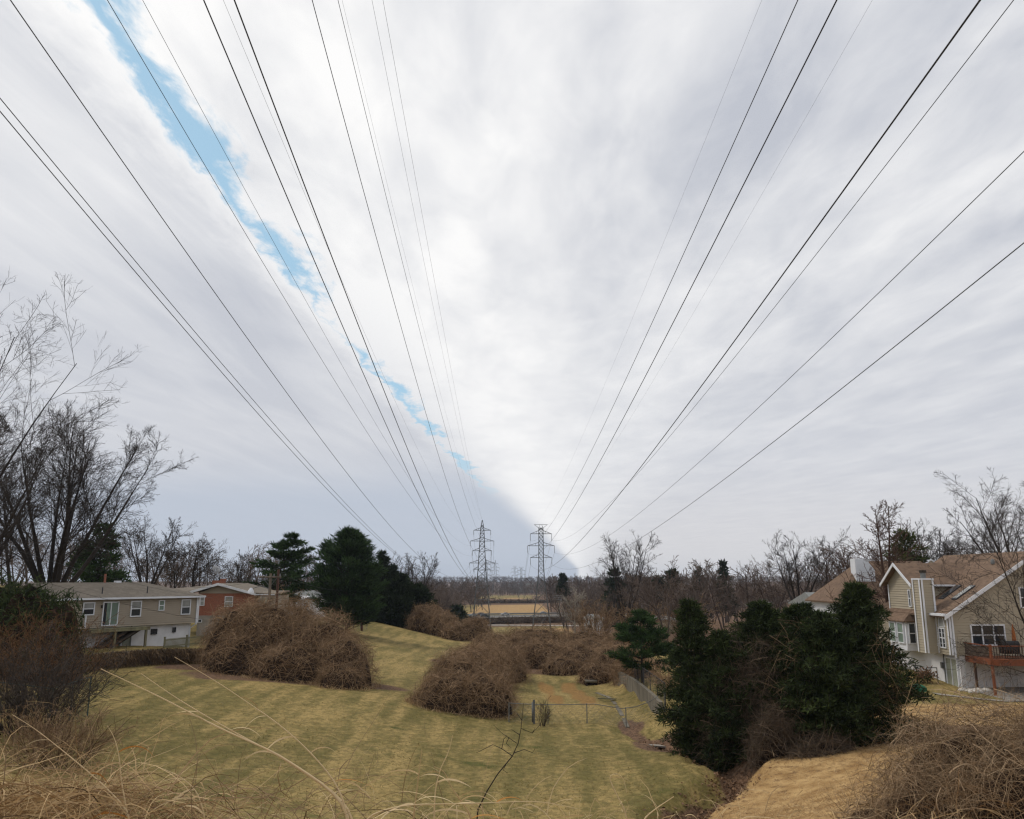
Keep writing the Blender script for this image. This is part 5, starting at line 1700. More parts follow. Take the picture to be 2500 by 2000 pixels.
# pale houses glimpsed on the wooded rise
small_house(1535, 1575, 1497, 1489, 1506, 260, 8, M['white'], M['roof_g'], 'white house glimpsed behind the spreading bare tree')
small_house(1545, 1590, 1455, 1449, 1462, 330, 9, M['white'], M['roof_g'], 'pale low house far up among the bare woods')
small_house(1600, 1650, 1512, 1503, 1530, 150, 8, M['side_r'], M['roof_g'], 'beige house glimpsed above the small pine')
small_house(2000, 2085, 1478, 1446, 1520, 92, 9, M['white'], M['roof_g'], 'white gabled house hidden behind the dark evergreens', hip=.02)
# white building far down the valley
p = at(1268, 1430, 1400)
fo = empty('office_building', (p[0], 1400, gz(p[0], 1400)), 'long pale glass fronted building far down the valley', 'building')
FW = Wall((at(1240, 1430, 1400)[0], 1400, 0), (1, 0))
FLn = at(1302, 1430, 1400)[0] - FW.o[0]
zt_, zb_ = at(1268, 1424, 1400)[2], at(1268, 1440, 1400)[2]
FW.box('wall', M['metal_grey'], fo, 0, FLn, zb_ - 14, zt_, -20, 0)
for fl in range(3):
    for i in range(9):
        a0 = FLn * (i + .12) / 9
        z0 = zb_ + (zt_ - zb_) * (fl + .2) / 3
        FW.box('window', M['glass_blind'], fo, a0, a0 + FLn * .085, z0, z0 + (zt_ - zb_) * .2, 0, .15)

# ------------------------------------------------------------------ tan two storey house on the right
FX, FY, FZ2 = 33.05, 64.0, -5.6
hr = empty('house', (FX, FY, -8.1), 'tan sided two storey house with brown roof, chimney and white basement', 'house')
wf = Wall((FX, FY, FZ2), (1, 0))                       # gable wall facing the viewer
wl = Wall((FX, FY + 13, FZ2), (0, -1))                 # long side wall; along runs towards the viewer
ea, rg, rx = 3.08, 7.65, 7.1
pmesh('wall', [wf.p(0, 0, -.02), wf.p(14.2, 0, -.02), wf.p(14.2, ea, -.02), wf.p(rx, rg, -.02), wf.p(0, ea, -.02)] + [wf.p(0, 0, -13), wf.p(14.2, 0, -13), wf.p(14.2, ea, -13), wf.p(rx, rg, -13), wf.p(0, ea, -13)],
      [[0, 1, 2, 3, 4], [9, 8, 7, 6, 5], [0, 5, 6, 1], [1, 6, 7, 2], [0, 4, 9, 5]], M['side_r'], hr)
siding(wf, [(0, 0), (14.2, 0), (14.2, ea), (rx, rg), (0, ea)], M['side_r'], hr, .20, single=True)
siding(wl, [(0, 0), (13, 0), (13, ea), (0, ea)], M['side_r'], hr, .20, single=True)
# main roof
sl = (rg - ea) / rx
zr_ = lambda a: ea + sl * a + .10
ro = slab('roof', [wf.p(-.45, zr_(-.45), .4), wf.p(rx, zr_(rx), .4), wf.p(rx, zr_(rx), -13.4), wf.p(-.45, zr_(-.45), -13.4)], .14, M['roof_r'], hr)
slab('roof_back', [wf.p(rx, zr_(rx), .4), wf.p(14.6, zr_(-.45), .4), wf.p(14.6, zr_(-.45), -13.4), wf.p(rx, zr_(rx), -13.4)], .14, M['roof_r'], hr)
wf.plate('rake_board', M['white'], hr, [(-.47, zr_(-.47) - .30), (rx, zr_(rx) - .30), (rx, zr_(rx) + .02), (-.47, zr_(-.47) + .02)], .4, .46)
wl.box('gutter', M['white'], hr, 9.4, 13.42, ea - .22, ea - .06, .40, .56)
wl.box('soffit', M['white'], hr, 9.4, 13.35, ea - .08, ea - .05, .03, .40)
wf.box('corner_trim', M['white'], hr, -.03, .12, 0, ea - .1, .075, .105)
wl.box('corner_trim', M['white'], hr, 12.86, 13.03, 0, ea - .1, .075, .105)
wf.box('rain_pipe', M['white'], hr, .16, .28, -.2, ea - .1, .06, .16)
pipe('rain_pipe', [wf.p(.22, -.1, .11), wf.p(.22, -.25, .11), wf.p(.9, -.45, .0), wf.p(.9, -2.55, .0)], .06, M['white'], hr)
for a0, z_m in ((.55, 'glass'), (3.0, 'glass_blind')):
    # skylights lie in the roof plane
    ys = {'glass': (-3.0, -4.4), 'glass_blind': (-1.0, -2.6)}[z_m]
    q = [wf.p(x, zr_(x) + .10, y) for x, y in ((1.3, ys[0]), (2.9, ys[0]), (2.9, ys[0] - .75), (1.3, ys[0] - .75))]
    s_ = slab('skylight', q, .09, M['metal_dark'], ro)
    q = [wf.p(x, zr_(x) + .115, y) for x, y in ((1.38, ys[0] - .08), (2.82, ys[0] - .08), (2.82, ys[0] - .67), (1.38, ys[0] - .67))]
    slab('glazing', q, .01, M[z_m], s_)
for (x, y) in ((5.6, -3.0), (3.4, -7.5)):
    a = Acc()
    a.tubes(np.array([[wf.p(x, zr_(x), y), wf.p(x, zr_(x) + .3, y), wf.p(x, zr_(x) + .42, y)]]), np.array([[.16, .16, .05]]), 8, .5)
    a.build('roof_vent', M['metal_grey'], ro)
# upper cross gable
cg0, cg1, cgz, cgr = FY + 4.7, FY + 9.5, 5.35, 6.85
wc = Wall((FX, cg1, FZ2), (0, -1))
cw = cg1 - cg0
siding(wc, [(0, ea - .1), (cw, ea - .1), (cw, cgz), (cw / 2, cgr), (0, cgz)], M['side_r'], hr, .20, single=True)
wcf = Wall((FX, cg0, FZ2), (1, 0))
siding(wcf, [(0.02, ea), (5, ea), (5, cgz), (0.02, cgz)], M['side_r'], hr, .20, single=True)
oh = .45
k_ = (cgr - cgz) / (cw / 2)
for (a0, a1) in ((-oh, cw / 2), (cw + oh, cw / 2)):
    z0 = cgz - k_ * oh + .1
    slab('roof_wing', [wc.p(a0, z0, .55), wc.p(a1, cgr + .1, .55), wc.p(a1, cgr + .1, -7.5), wc.p(a0, z0, -7.5)], .14, M['roof_r'], hr)
    wc.plate('rake_board', M['white'], hr, [(a0, z0 - .24), (a1, cgr - .14), (a1, cgr + .12), (a0, z0 + .02)] if a0 < a1 else [(a1, cgr - .14), (a0, z0 - .24), (a0, z0 + .02), (a1, cgr + .12)], .55, .61)
wcf.box('gutter', M['white'], hr, -.5, 5.2, cgz - .32, cgz - .18, oh - .04, oh + .1)
wc.box('corner_trim', M['white'], hr, cw - .13, cw + .03, ea + 1, cgz - .2, .075, .105)
wc.box('corner_trim', M['white'], hr, -.03, .13, 0, cgz - .2, .075, .105)
wc.window(hr, cw - 1.15, cw - .72, 3.35, 4.75, 'glass', None, .08)
# second white gable peeping over the ridge
wg = Wall((FX + 1.5, FY + 16.2, FZ2), (0, -1))
slab('roof_far', [wf.p(1.2, 6.0, -13.8), wf.p(1.2 + 5, 6.0, -13.8), wf.p(6.2, 7.3, -16.0), wf.p(1.2, 7.3, -16.0)], .14, M['roof_r'], hr)
# chimney chase
cx = Wall((FX - .95, FY + 3.0, FZ2), (0, -1))          # face to the left
cyf = Wall((FX - .95, FY + 1.8, FZ2), (1, 0))          # face to the viewer
czt = 5.55
ch = cx.box('chimney', M['side_r'], hr, 0.005, 1.195, 0, czt, -.94, -.02)
siding(cx, [(0, 0), (1.2, 0), (1.2, czt), (0, czt)], M['side_r'], ch, .20, single=True)
siding(cyf, [(0, 0), (.95, 0), (.95, czt), (0, czt)], M['side_r'], ch, .20, single=True)
cx.box('corner_trim', M['white'], ch, 1.07, 1.23, 0, czt, .075, .11)
cx.box('corner_trim', M['white'], ch, -.03, .12, 0, czt, .075, .11)
cyf.box('corner_trim', M['white'], ch, .0, .13, 0, czt, .075, .109)
cyf.box('corner_trim', M['white'], ch, .84, .98, 0, czt, .075, .109)
cx.box('cap', M['white'], ch, -.1, 1.3, czt, czt + .12, -1.02, .1)
pipe('flue', [cx.p(.7, czt + .1, -.5), cx.p(.7, czt + .55, -.5)], .2, M['metal_grey'], ch, 12)
pipe('flue_cap', [cx.p(.7, czt + .55, -.5), cx.p(.7, czt + .75, -.5)], .27, M['wood_dark'], ch, 12)
# arched window beside the chimney
a0, a1 = 11.55, 12.5
aw = wl.window(hr, a0, a1, .45, 1.95, 'glass', None, .07, ((a0 + a1) / 2,))
am = (a0 + a1) / 2
arc = [(am + (a1 - a0) / 2 * math.cos(t), 2.0 + (a1 - a0) * .95 * math.sin(t)) for t in np.linspace(0, math.pi, 11)]
wl.plate('arch_frame', M['white'], aw, arc, .02, .08)
arc2 = [(am + (a1 - a0) / 2 * .80 * math.cos(t), 2.05 + (a1 - a0) * .78 * math.sin(t)) for t in np.linspace(0, math.pi, 11)]
wl.plate('pane', M['glass_blind'], aw, arc2, .08, .092)
for z in (.8, 1.57):
    wl.box('glazing_bar', M['white'], aw, a0 + .07, a1 - .07, z - .012, z + .012, .085, .1)
# bay window behind the chimney
by = Wall((FX - .9, FY + 8.1, FZ2), (0, -1))
bay = by.box('bay', M['white'], hr, 0, 3.0, -.1, 2.25, -.9, 0)
for i in range(2):
    by.window(bay, .25 + i * 1.4, 1.35 + i * 1.4, .45, 2.1, 'glass_green', None, .08)
byf = Wall((FX - .9, FY + 5.1, FZ2), (1, 0))
byf.window(bay, .15, .75, .45, 2.1, 'glass', None, .07)
slab('bay_roof', [by.p(-.25, 2.25, .25), by.p(3.25, 2.25, .25), by.p(2.6, 3.2, -.85), by.p(.4, 3.2, -.85)], .1, M['roof_r'], bay)
slab('bay_roof', [by.p(3.25, 2.25, .25), by.p(3.25, 2.25, -.9), by.p(2.6, 3.2, -.85)], .1, M['roof_r'], bay)
# gable wall windows and basement
wf.window(hr, 1.55, 4.15, .70, 2.25, 'glass', None, .09, (2.42, 3.28))
wf.window(hr, 5.55, 6.6, 3.45, 5.0, 'glass', None, .09)
pmesh('basement_wall', [wf.p(a, z, d) for z in (-2.9, 0) for d in (-.03, -13) for a in (.55, 14)], [[0, 1, 3, 2], [4, 6, 7, 5], [0, 4, 5, 1], [2, 3, 7, 6], [0, 2, 6, 4], [1, 5, 7, 3]], M['stucco'], hr)
wb = Wall((FX + .55, FY + 13, FZ2), (0, -1))
wb.window(hr, 11.0, 12.75, -2.42, -.25, 'glass_tan', None, .1, (11.88,), False, name='sliding_door')
wb.box('rain_pipe', M['metal_grey'], hr, 10.72, 10.82, -2.5, -.02, .02, .1)
wb.box('meter_box', M['metal_grey'], hr, 10.3, 10.6, -1.2, -.75, .0, .15)
wl.box('wall_lamp', M['white'], hr, 11.1, 11.25, .55, .72, .03, .15)
# deck
dk = empty('deck', (FX + 3, 62, -8.0), 'red brown wooden deck with dark balusters on the tan house', 'deck')
DX0, DX1, DY0, DY1, DZ = FX + .95, FX + 12, 60.5, 63.93, -5.62
wd = Wall((DX0, DY0, DZ), (1, 0))
ws = Wall((DX0, DY1, DZ), (0, -1))
DLn, DD = DX1 - DX0, DY1 - DY0
wd.box('floor', M['wood_red'], dk, 0, DLn, -.06, 0, -DD, -.05)
wd.box('rim_beam', M['wood_red'], dk, -.06, DLn, -.40, .02, -.05, .02)
ws.box('rim_beam', M['wood_red'], dk, 0, DD - .02, -.40, .02, -.05, .02)
wd.box('hand_rail', M['wood_red'], dk, -.06, DLn, .92, .98, -.09, .05)
ws.box('hand_rail', M['wood_red'], dk, 0, DD - .06, .92, .98, -.09, .05)
wd.box('lower_rail', M['wood_brown'], dk, -.02, DLn, .10, .16, -.06, 0)
ws.box('lower_rail', M['wood_brown'], dk, 0, DD - .02, .10, .16, -.06, 0)
first = None
for W2, n2, L2_ in ((wd, 60, DLn), (ws, 22, DD)):
    first = None
    for i in range(n2):
        a = L2_ * (i + .5) / n2
        if first is None:
            first = W2.box('baluster', M['wood_brown'], dk, a - .022, a + .022, .16, .92, -.05, -.01)
            fq = W2.p(a, 0, 0)
        else:
            o = link('baluster', first.data, dk)
            o.location = Vector(W2.p(a, 0, 0) - fq)
for a in (0.05, 3.6, 7.2):
    xx = DX0 + a
    g_ = gz(xx, DY0)
    wd.box('post', M['wood_red'], dk, a - .07, a + .07, g_ - .3 - DZ, 1.05, -.14, .03)
ws.box('post', M['wood_brown'], dk, 1.0, 1.14, gz(DX0, 63) - .3 - DZ, -.4, -.14, 0)
stp = empty('garden_steps', (FX + 6.3, 59.0, gz(FX + 6.3, 59.0)), 'small red brown wooden steps with handrails below the deck', 'steps')
g_ = gz(FX + 6.3, 59.0)
for i in range(3):
    a = Acc()
    a.box((FX + 5.8, 59.0 + i * .3, g_ + i * .18), (FX + 6.9, 59.32 + i * .3, g_ + .16 + i * .18))
    a.build('tread', M['wood_brown'], stp)
for xx in (FX + 5.75, FX + 6.95):
    pipe('hand_rail', [(xx, 59.0, g_ + 1.0), (xx, 60.1, g_ + 1.55)], .05, M['wood_brown'], stp, 4)
    pipe('post', [(xx, 59.0, g_ - .2), (xx, 59.0, g_ + 1.0)], .05, M['wood_brown'], stp, 4)
# things on the deck and by the basement door
um = empty('closed_parasol', (FX + 4.1, 62.8, DZ), 'closed rust coloured parasol on the deck by the window', 'parasol')
pipe('pole', [(FX + 4.1, 62.8, DZ), (FX + 4.1, 62.8, DZ + 2.3)], .025, M['metal_dark'], um)
a = Acc()
zz = np.array([.95, 1.0, 1.3, 1.8, 2.2, 2.35])
a.tubes(np.stack([np.full(6, FX + 4.1), np.full(6, 62.8), DZ + zz], axis=1)[None], np.array([[.04, .15, .14, .11, .06, .02]]), 9, .5)
a.build('canopy', M['orange_cloth'], um)
gr = empty('grill', (FX + 2.9, 61.6, DZ), 'covered dark barbecue grill on the deck', 'grill')
a = Acc()
a.box((FX + 2.4, 61.3, DZ + .35), (FX + 3.5, 61.9, DZ + .9))
a.tubes(np.array([[(FX + 2.3, 61.6, DZ + .95), (FX + 3.6, 61.6, DZ + .95)]]), np.array([[.3, .3]]), 10, .5)
a.build('hood', M['black'], gr)
for xx in (FX + 2.5, FX + 3.4):
    pipe('leg', [(xx, 61.4, DZ), (xx, 61.4, DZ + .36)], .035, M['metal_dark'], gr, 6)
rk = empty('plant_rack', (31.6, 66.0, gz(31.6, 66)), 'black metal rack with dead potted plants by the basement door', 'rack')
g_ = gz(31.6, 66.0)
for xx in (30.4, 31.2, 32.0, 32.8):
    pipe('post', [(xx, 66, g_ - .1), (xx, 66, g_ + (1.5 if xx < 31.5 else 1.15))], .035, M['metal_dark'], rk, 4)
for x0, x1, z in ((30.4, 31.2, 1.5), (30.4, 31.2, .6), (32.0, 32.8, 1.15), (31.2, 32.8, .55)):
    pipe('bar', [(x0, 66, g_ + z), (x1, 66, g_ + z)], .035, M['metal_dark'], rk, 4)
a = Acc()
n = 500
P = np.array([31.7, 66, g_ + .55]) + rng.normal(size=(n, 3)) * [.45, .2, .25]
sprays(a, P, rng.normal(size=(n, 3)) + [0, 0, .6], np.full(n, .3), np.full(n, .04), rng.uniform(0, 1, n))
a.build('foliage', M['leaf_litter'], rk)
gb = at(2240, 1668, 63.0)
gt = empty('sandbox', (gb[0], 63.0, gz(gb[0], 63.0)), 'round green plastic sandbox lid on the ground', 'sandbox')
a = Acc()
th, ph = np.meshgrid(np.linspace(0, 2 * math.pi, 25), np.linspace(0, math.pi / 2, 7))
a.grid(np.stack([gb[0] + .55 * np.cos(th) * np.cos(ph), 63.0 + .55 * np.sin(th) * np.cos(ph), gz(gb[0], 63.0) + .18 + .26 * np.sin(ph)], axis=-1))
a.build('lid', M['green_plastic'], gt, smooth=True)
a = Acc()
th = np.linspace(0, 2 * math.pi, 25)
a.grid(np.stack([np.stack([gb[0] + .6 * np.cos(th), 63.0 + .6 * np.sin(th), np.full(25, gz(gb[0], 63.0) + z)], axis=-1) for z in (-.05, .2)]))
a.build('base', M['green_plastic'], gt)
SL = ['first pale rock of the row by the deck post', 'low pale rock by the basement corner', 'long pale rock in the gravel under the deck', 'broad pale rock nearest the deck post', 'small pale rock at the gravel edge', 'flat pale rock at the lawn edge below the deck', 'pale rock half sunk at the gravel edge', 'round pale rock beside the basement wall']
for i, (u, v, s_) in enumerate(((2378, 1684, .30), (2386, 1690, .26), (2398, 1680, .32), (2412, 1674, .34), (2372, 1676, .2), (2400, 1700, .3), (2385, 1700, .22), (2365, 1688, .24))):
    p = at(u, v, 62.0)
    g_ = gz(p[0], 62.0 + i * .12)
    th, ph = np.meshgrid(np.linspace(0, 2 * math.pi, 9), np.linspace(-math.pi / 2, math.pi / 2, 6))
    rr = s_ * (1 + .22 * np.sin(th * 3 + i) * np.cos(ph) + .12 * np.cos(th * 2 - i))
    a = Acc()
    a.grid(np.stack([p[0] + 1.4 * rr * np.cos(th) * np.cos(ph), 62.0 + i * .12 + rr * np.sin(th) * np.cos(ph), g_ + .06 + .6 * rr * np.sin(ph)], axis=-1))
    tag(a.build('rock', M['stone']), SL[i], 'rock', 'pale rocks by the tan house')
# gravel bed and pale walk below the deck
gx, gy = np.meshgrid(np.linspace(FX + .6, FX + 9, 24), np.linspace(58.6, 63.8, 12))
a = Acc()
a.grid(np.stack([gx, gy, ground(gx, gy) + .02 + .015 * np.sin(gx * 9) * np.sin(gy * 8)], axis=-1))
tag(a.build('gravel', mat('gravel', (.30, .28, .25), (.14, .125, .11), 9, .95, bump=.8, bscale=22)), 'grey gravel bed under the wooden deck', kind='stuff')
a = Acc()
gx, gy = np.meshgrid(np.linspace(30.2, FX + 8, 24), np.linspace(57.6, 58.5, 4))
a.grid(np.stack([gx, gy + (gx < 33) * (33 - gx) * 1.2, ground(gx, gy + (gx < 33) * (33 - gx) * 1.2) + .05], axis=-1))
tag(a.build('garden_path', M['concrete_pale']), 'pale path along the gravel bed', kind='structure')

# neighbour house behind, roof and white chimney
N0 = at(2280, 1500, 82)
nb = empty('house', (N0[0] - 4, 82, -7.2), 'neighbouring house with a steep brown roof and white chimney', 'house')
nx0, nx1 = at(2060, 1470, 82)[0], at(2290, 1470, 82)[0]
NW = Wall((nx0, 82, 0), (1, 0))
NL = nx1 - nx0
zr0 = at(2200, 1374, 86)[2]
ze0 = at(2060, 1470, 82)[2]
NW.box('wall', M['white'], nb, 0, NL, -7.6, ze0, -9, 0)
slab('roof', [NW.p(-.5, ze0, .5), NW.p(NL + .5, ze0, .5), NW.p(NL + .5, zr0, -4.3), NW.p(NL * .36, zr0, -4.3)], .14, M['roof_r'], nb)
slab('roof_back', [NW.p(-.5, ze0, -9.4), NW.p(NL * .36, zr0, -4.3), NW.p(NL + .5, zr0, -4.3), NW.p(NL + .5, ze0, -9.4)], .14, M['roof_r'], nb)
slab('roof_hip', [NW.p(-.5, ze0, .5), NW.p(NL * .36, zr0, -4.3), NW.p(-.5, ze0, -9.4)], .14, M['roof_r'], nb)
cxa = at(2088, 1380, 84)[0] - nx0
cxb = at(2134, 1380, 84)[0] - nx0
nch = NW.box('chimney', M['white'], nb, cxa, cxb, ze0 - .5, at(2100, 1364, 84)[2], -3.2, -2.0)
siding(Wall(NW.p(cxa, 0, -2.0), (1, 0)), [(0, ze0 - .5), (cxb - cxa, ze0 - .5), (cxb - cxa, at(2100, 1364, 84)[2]), (0, at(2100, 1364, 84)[2])], M['white'], nch, .2)
ga = at(2277, 1368, 84)[0] - nx0
zg = at(2277, 1366, 84)[2]
NW.plate('gable', M['side_r'], nb, [(ga - .75, zg - .55), (ga + .75, zg - .55), (ga, zg)], -2.5, -2.4)
for s_ in (-1, 1):
    NW.plate('rake_board', M['white'], nb, [(ga + s_ * .95, zg - .62), (ga, zg + .08), (ga, zg - .08), (ga + s_ * .95, zg - .78)] if s_ < 0 else [(ga, zg - .08), (ga, zg + .08), (ga + .95, zg - .62), (ga + .95, zg - .78)], -2.4, -2.3)

# ------------------------------------------------------------------ concrete wall, wire fences, drain
cwr = empty('retaining_wall', (WR_X, WR_Y0, gz(WR_X - .6, WR_Y0)), 'stained concrete retaining wall along the ditch', 'wall')
yy = np.linspace(WR_Y0, WR_Y1, 9)
for i in range(8):
    y0, y1 = yy[i], yy[i + 1] - .03
    zt0, zt1 = gz(WR_X + .9, y0) + .12, gz(WR_X + .9, y1) + .12
    zb0 = min(gz(WR_X - .4, y0), gz(WR_X - .4, y1)) - .4
    v = [(WR_X - .14, y0, zb0), (WR_X + .12, y0, zb0), (WR_X + .12, y0, zt0), (WR_X - .14, y0, zt0), (WR_X - .14, y1, zb0), (WR_X + .12, y1, zb0), (WR_X + .12, y1, zt1), (WR_X - .14, y1, zt1)]
    pmesh('wall_panel', v, [[0, 1, 2, 3], [5, 4, 7, 6], [4, 0, 3, 7], [1, 5, 6, 2], [3, 2, 6, 7], [4, 5, 1, 0]], M['concrete'], cwr)


def chain_fence(label, pts, H, posts, m=None, step=.16, r=.006, pr=.033, rail=True, name='chain_link_fence'):
    """posts, top rail and a diagonal wire mesh along straight runs"""
    m = m or M['metal_grey']
    pts = [np.array(p_, float) for p_ in pts]
    root = empty(name, (*pts[0], gz(*pts[0])), label, 'fence')
    for A, B, n in zip(pts[:-1], pts[1:], posts):
        L = np.linalg.norm(B - A)
        d = (B - A) / L
        zf = lambda a: gz(*(A + d * a))
        za = np.array([zf(a) for a in np.linspace(0, L, 12)])
        zi = lambda a: np.interp(a, np.linspace(0, L, 12), za)
        for i in range(n + 1):
            a = L * i / n
            q = A + d * a
            pipe('post', [(q[0], q[1], zi(a) - .3), (q[0], q[1], zi(a) + H + .05)], pr, m, root, 6)
        aa_ = np.linspace(0, L, 12)
        if rail:
            pipe('top_rail', [(*(A + d * a), zi(a) + H) for a in aa_], .024, m, root, 5)
        g = Acc()
        s0 = np.arange(-H, L, step)
        for sg in (1, -1):
            a0, a1 = s0.copy(), s0 + H
            z0, z1 = np.zeros(len(s0)), np.full(len(s0), H)
            k = a0 < 0
            z0[k], a0[k] = -a0[k], 0
            k = a1 > L
            z1[k], a1[k] = H - (a1[k] - L), L
            if sg < 0:
                z0, z1 = H - z0, H - z1
            P = np.stack([np.stack([A[0] + d[0] * a0, A[1] + d[1] * a0, zi(a0) + z0], axis=1), np.stack([A[0] + d[0] * a1, A[1] + d[1] * a1, zi(a1) + z1], axis=1)], axis=1)
            g.tubes(P, np.full((len(s0), 2), r), 2, .5)
        tag(g.build('wire_mesh', m, root), kind='stuff')
    return root


chain_fence('wire mesh fence across the lawn beside the bramble mound', [(-.2, 57.0), (10.1, 57.1)], 1.2, [4])
fgp = empty('gate_post', (1.45, 56.9, gz(1.45, 56.9)), 'thick grey gate post of the wire fence', 'post')
pipe('shaft', [(1.45, 56.9, gz(1.45, 56.9) - .3), (1.45, 56.9, gz(1.45, 56.9) + 1.5)], .07, M['metal_grey'], fgp)
a = Acc()
a.box((1.3, 56.84, gz(1.45, 56.9) + .1), (1.42, 56.96, gz(1.45, 56.9) + 1.35))
a.build('gate_frame', M['metal_grey'], fgp)
chain_fence('dark wire mesh fence on top of the concrete wall', [(WR_X + .35, WR_Y0 + .3), (WR_X + .35, WR_Y1)], 1.25, [8], M['metal_dark'], .22, .006)
chain_fence('grey wire fence at the top of the slope behind the bramble mound', [(-27.5, 131), (-22.8, 133)], 1.5, [5], M['metal_grey'], .3, .012)
chain_fence('green wire fence corner at the left edge of the lawn', [(-28.0, 41.5), (-21.9, 41.0), (-22.6, 46)], 2.0, [2, 2], mat('green_post', (.05, .09, .09)), .22, .005)
# drain channel and culvert
cl = np.array([(7.6, 77.0), (8.1, 70.0), (7.9, 64.5), (7.75, 60.0), (7.6, 57.0)])
t = np.linspace(0, 1, 18)
ar = np.linspace(0, 1, 5)
cc = np.stack([np.interp(t, ar, cl[:, 0]), np.interp(t, ar, cl[:, 1])], axis=1)
me_b = None
dr = empty('drain_channel', (*cc[0], gz(*cc[0])), 'narrow broken concrete drain channel beside the striped grass', 'drain')
for i in range(17):
    q0, q1 = cc[i], cc[i + 1] - (cc[i + 1] - cc[i]) * .08
    z0, z1 = gz(*q0) + .04, gz(*q1) + .04
    jz = rng.normal() * .03
    v = [(q0[0] - .15, q0[1], z0 + jz), (q0[0] + .13, q0[1], z0 + jz), (q1[0] + .15, q1[1], z1), (q1[0] - .13, q1[1], z1)]
    slab('channel_slab', v, .12, M['concrete'], dr)
cu = empty('culvert', (7.6, 82.0, gz(7.6, 82.0)), 'square concrete culvert mouth under the brambles', 'culvert')
g_ = gz(7.6, 82.0) - .75
for nm, lo, hi, mm in (('side_wall', (7.05, 82.0, g_ - .3), (7.25, 83.8, g_ + 1.0), 'core'), ('side_wall', (7.95, 82.0, g_ - .3), (8.15, 83.8, g_ + 1.0), 'core'), ('lintel', (7.05, 82.0, g_ + 1.0), (8.15, 83.8, g_ + 1.2), 'concrete'), ('back', (7.25, 83.6, g_ - .3), (7.95, 83.8, g_ + 1.0), 'black')):  # black back panel paints the dark of the mouth; side walls darkened too
    a = Acc()
    a.box(lo, hi)
    a.build(nm, M[mm], cu)
for lab, q0, q1, wd_ in (('pale wooden plank lying beside the drain channel', at(1461, 1719, 68), at(1503, 1713, 69), .2), ('pale concrete slab lying in dead leaves near the gully', at(1587, 1804, 51), at(1617, 1801, 51.6), .55)):
    d_ = unit((q1 - q0)[:2])
    nn = np.array([-d_[1], d_[0]])
    v = []
    for q, s_ in ((q0, -1), (q0, 1), (q1, 1), (q1, -1)):
        xy = q[:2] + nn * s_ * wd_ / 2 * (-1 if q is q0 else -1)
        v.append((*xy, gz(*q[:2]) + .16))
    tag(slab('plank' if 'plank' in lab else 'concrete_slab', v, .08, M['wood_old'] if 'plank' in lab else M['concrete_pale'], None), lab, 'plank' if 'plank' in lab else 'slab')

# ------------------------------------------------------------------ utility poles and their wires
def pole(u, v0, Y, m, label, r=.14, arm=None, lamp=False, zbase=None):
    t_ = at(u, v0, Y)
    g_ = gz(t_[0], Y) if zbase is None else zbase
    root = empty('utility_pole', (t_[0], Y, g_), label, 'pole', 'wooden utility poles')
    a = Acc()
    a.tubes(np.array([[(t_[0], Y, g_ - .5), (t_[0], Y, (g_ + t_[2]) / 2), (t_[0], Y, t_[2])]]), np.array([[r, r * .9, r * .75]]), 8, .5)
    a.build('shaft', m, root)
    if arm:
        z = t_[2] - arm[1]
        a = Acc()
        a.box((t_[0] - arm[0], Y - .2, z - .08), (t_[0] + arm[0], Y - .06, z + .08))
        a.build('crossarm', M['pole'], root)
        for s_ in (-1, 1):
            pipe('brace', [(t_[0] + s_ * arm[0] * .7, Y - .13, z), (t_[0], Y - .1, z - .9)], .03, M['metal_grey'], root, 4)
            for f in (.35, .9):
                pipe('insulator', [(t_[0] + s_ * arm[0] * f, Y - .13, z + .08), (t_[0] + s_ * arm[0] * f, Y - .13, z + .3)], .06, M['glassdisc'], root, 6)
    if lamp:
        z = t_[2] - 1.5
        pipe('lamp_arm', [(t_[0], Y, z), (t_[0] - .8, Y - .2, z + .35), (t_[0] - 1.5, Y - .3, z + .1)], .04, M['metal_grey'], root, 5)
        a = Acc()
        a.tubes(np.array([[(t_[0] - 1.7, Y - .3, z + .15), (t_[0] - 1.7, Y - .3, z - .05), (t_[0] - 1.7, Y - .3, z - .3)]]), np.array([[.08, .22, .30]]), 10, .5)
        a.build('lamp_head', M['white'], root)
    return t_


pa_ = pole(661, 1400, 80, M['pole'], 'utility pole with crossarm and street lamp above the bramble mound', .16, (1.05, .35), True)
pb_ = pole(680, 1391, 81, M['pole_red'], 'taller brown utility pole beside the one with the lamp', .15)
pc_ = pole(887, 1428, 130, M['pole_red'], 'dark brown utility pole at the top of the lawn', .19)
pd_ = pole(946, 1409, 150, M['pole_pale'], 'pale grey utility pole in front of the dark cedars', .20)


def sagline(a, b, sag, r, label, m='wire'):
    t_ = np.linspace(0, 1, 16)[:, None]
    P = np.array(a)[None] * (1 - t_) + np.array(b)[None] * t_
    P[:, 2] -= sag * 4 * (t_ * (1 - t_))[:, 0]
    wire_obj(P, r, label, M[m], 'service wires between the poles', 'service_wire', 'wire', 3)


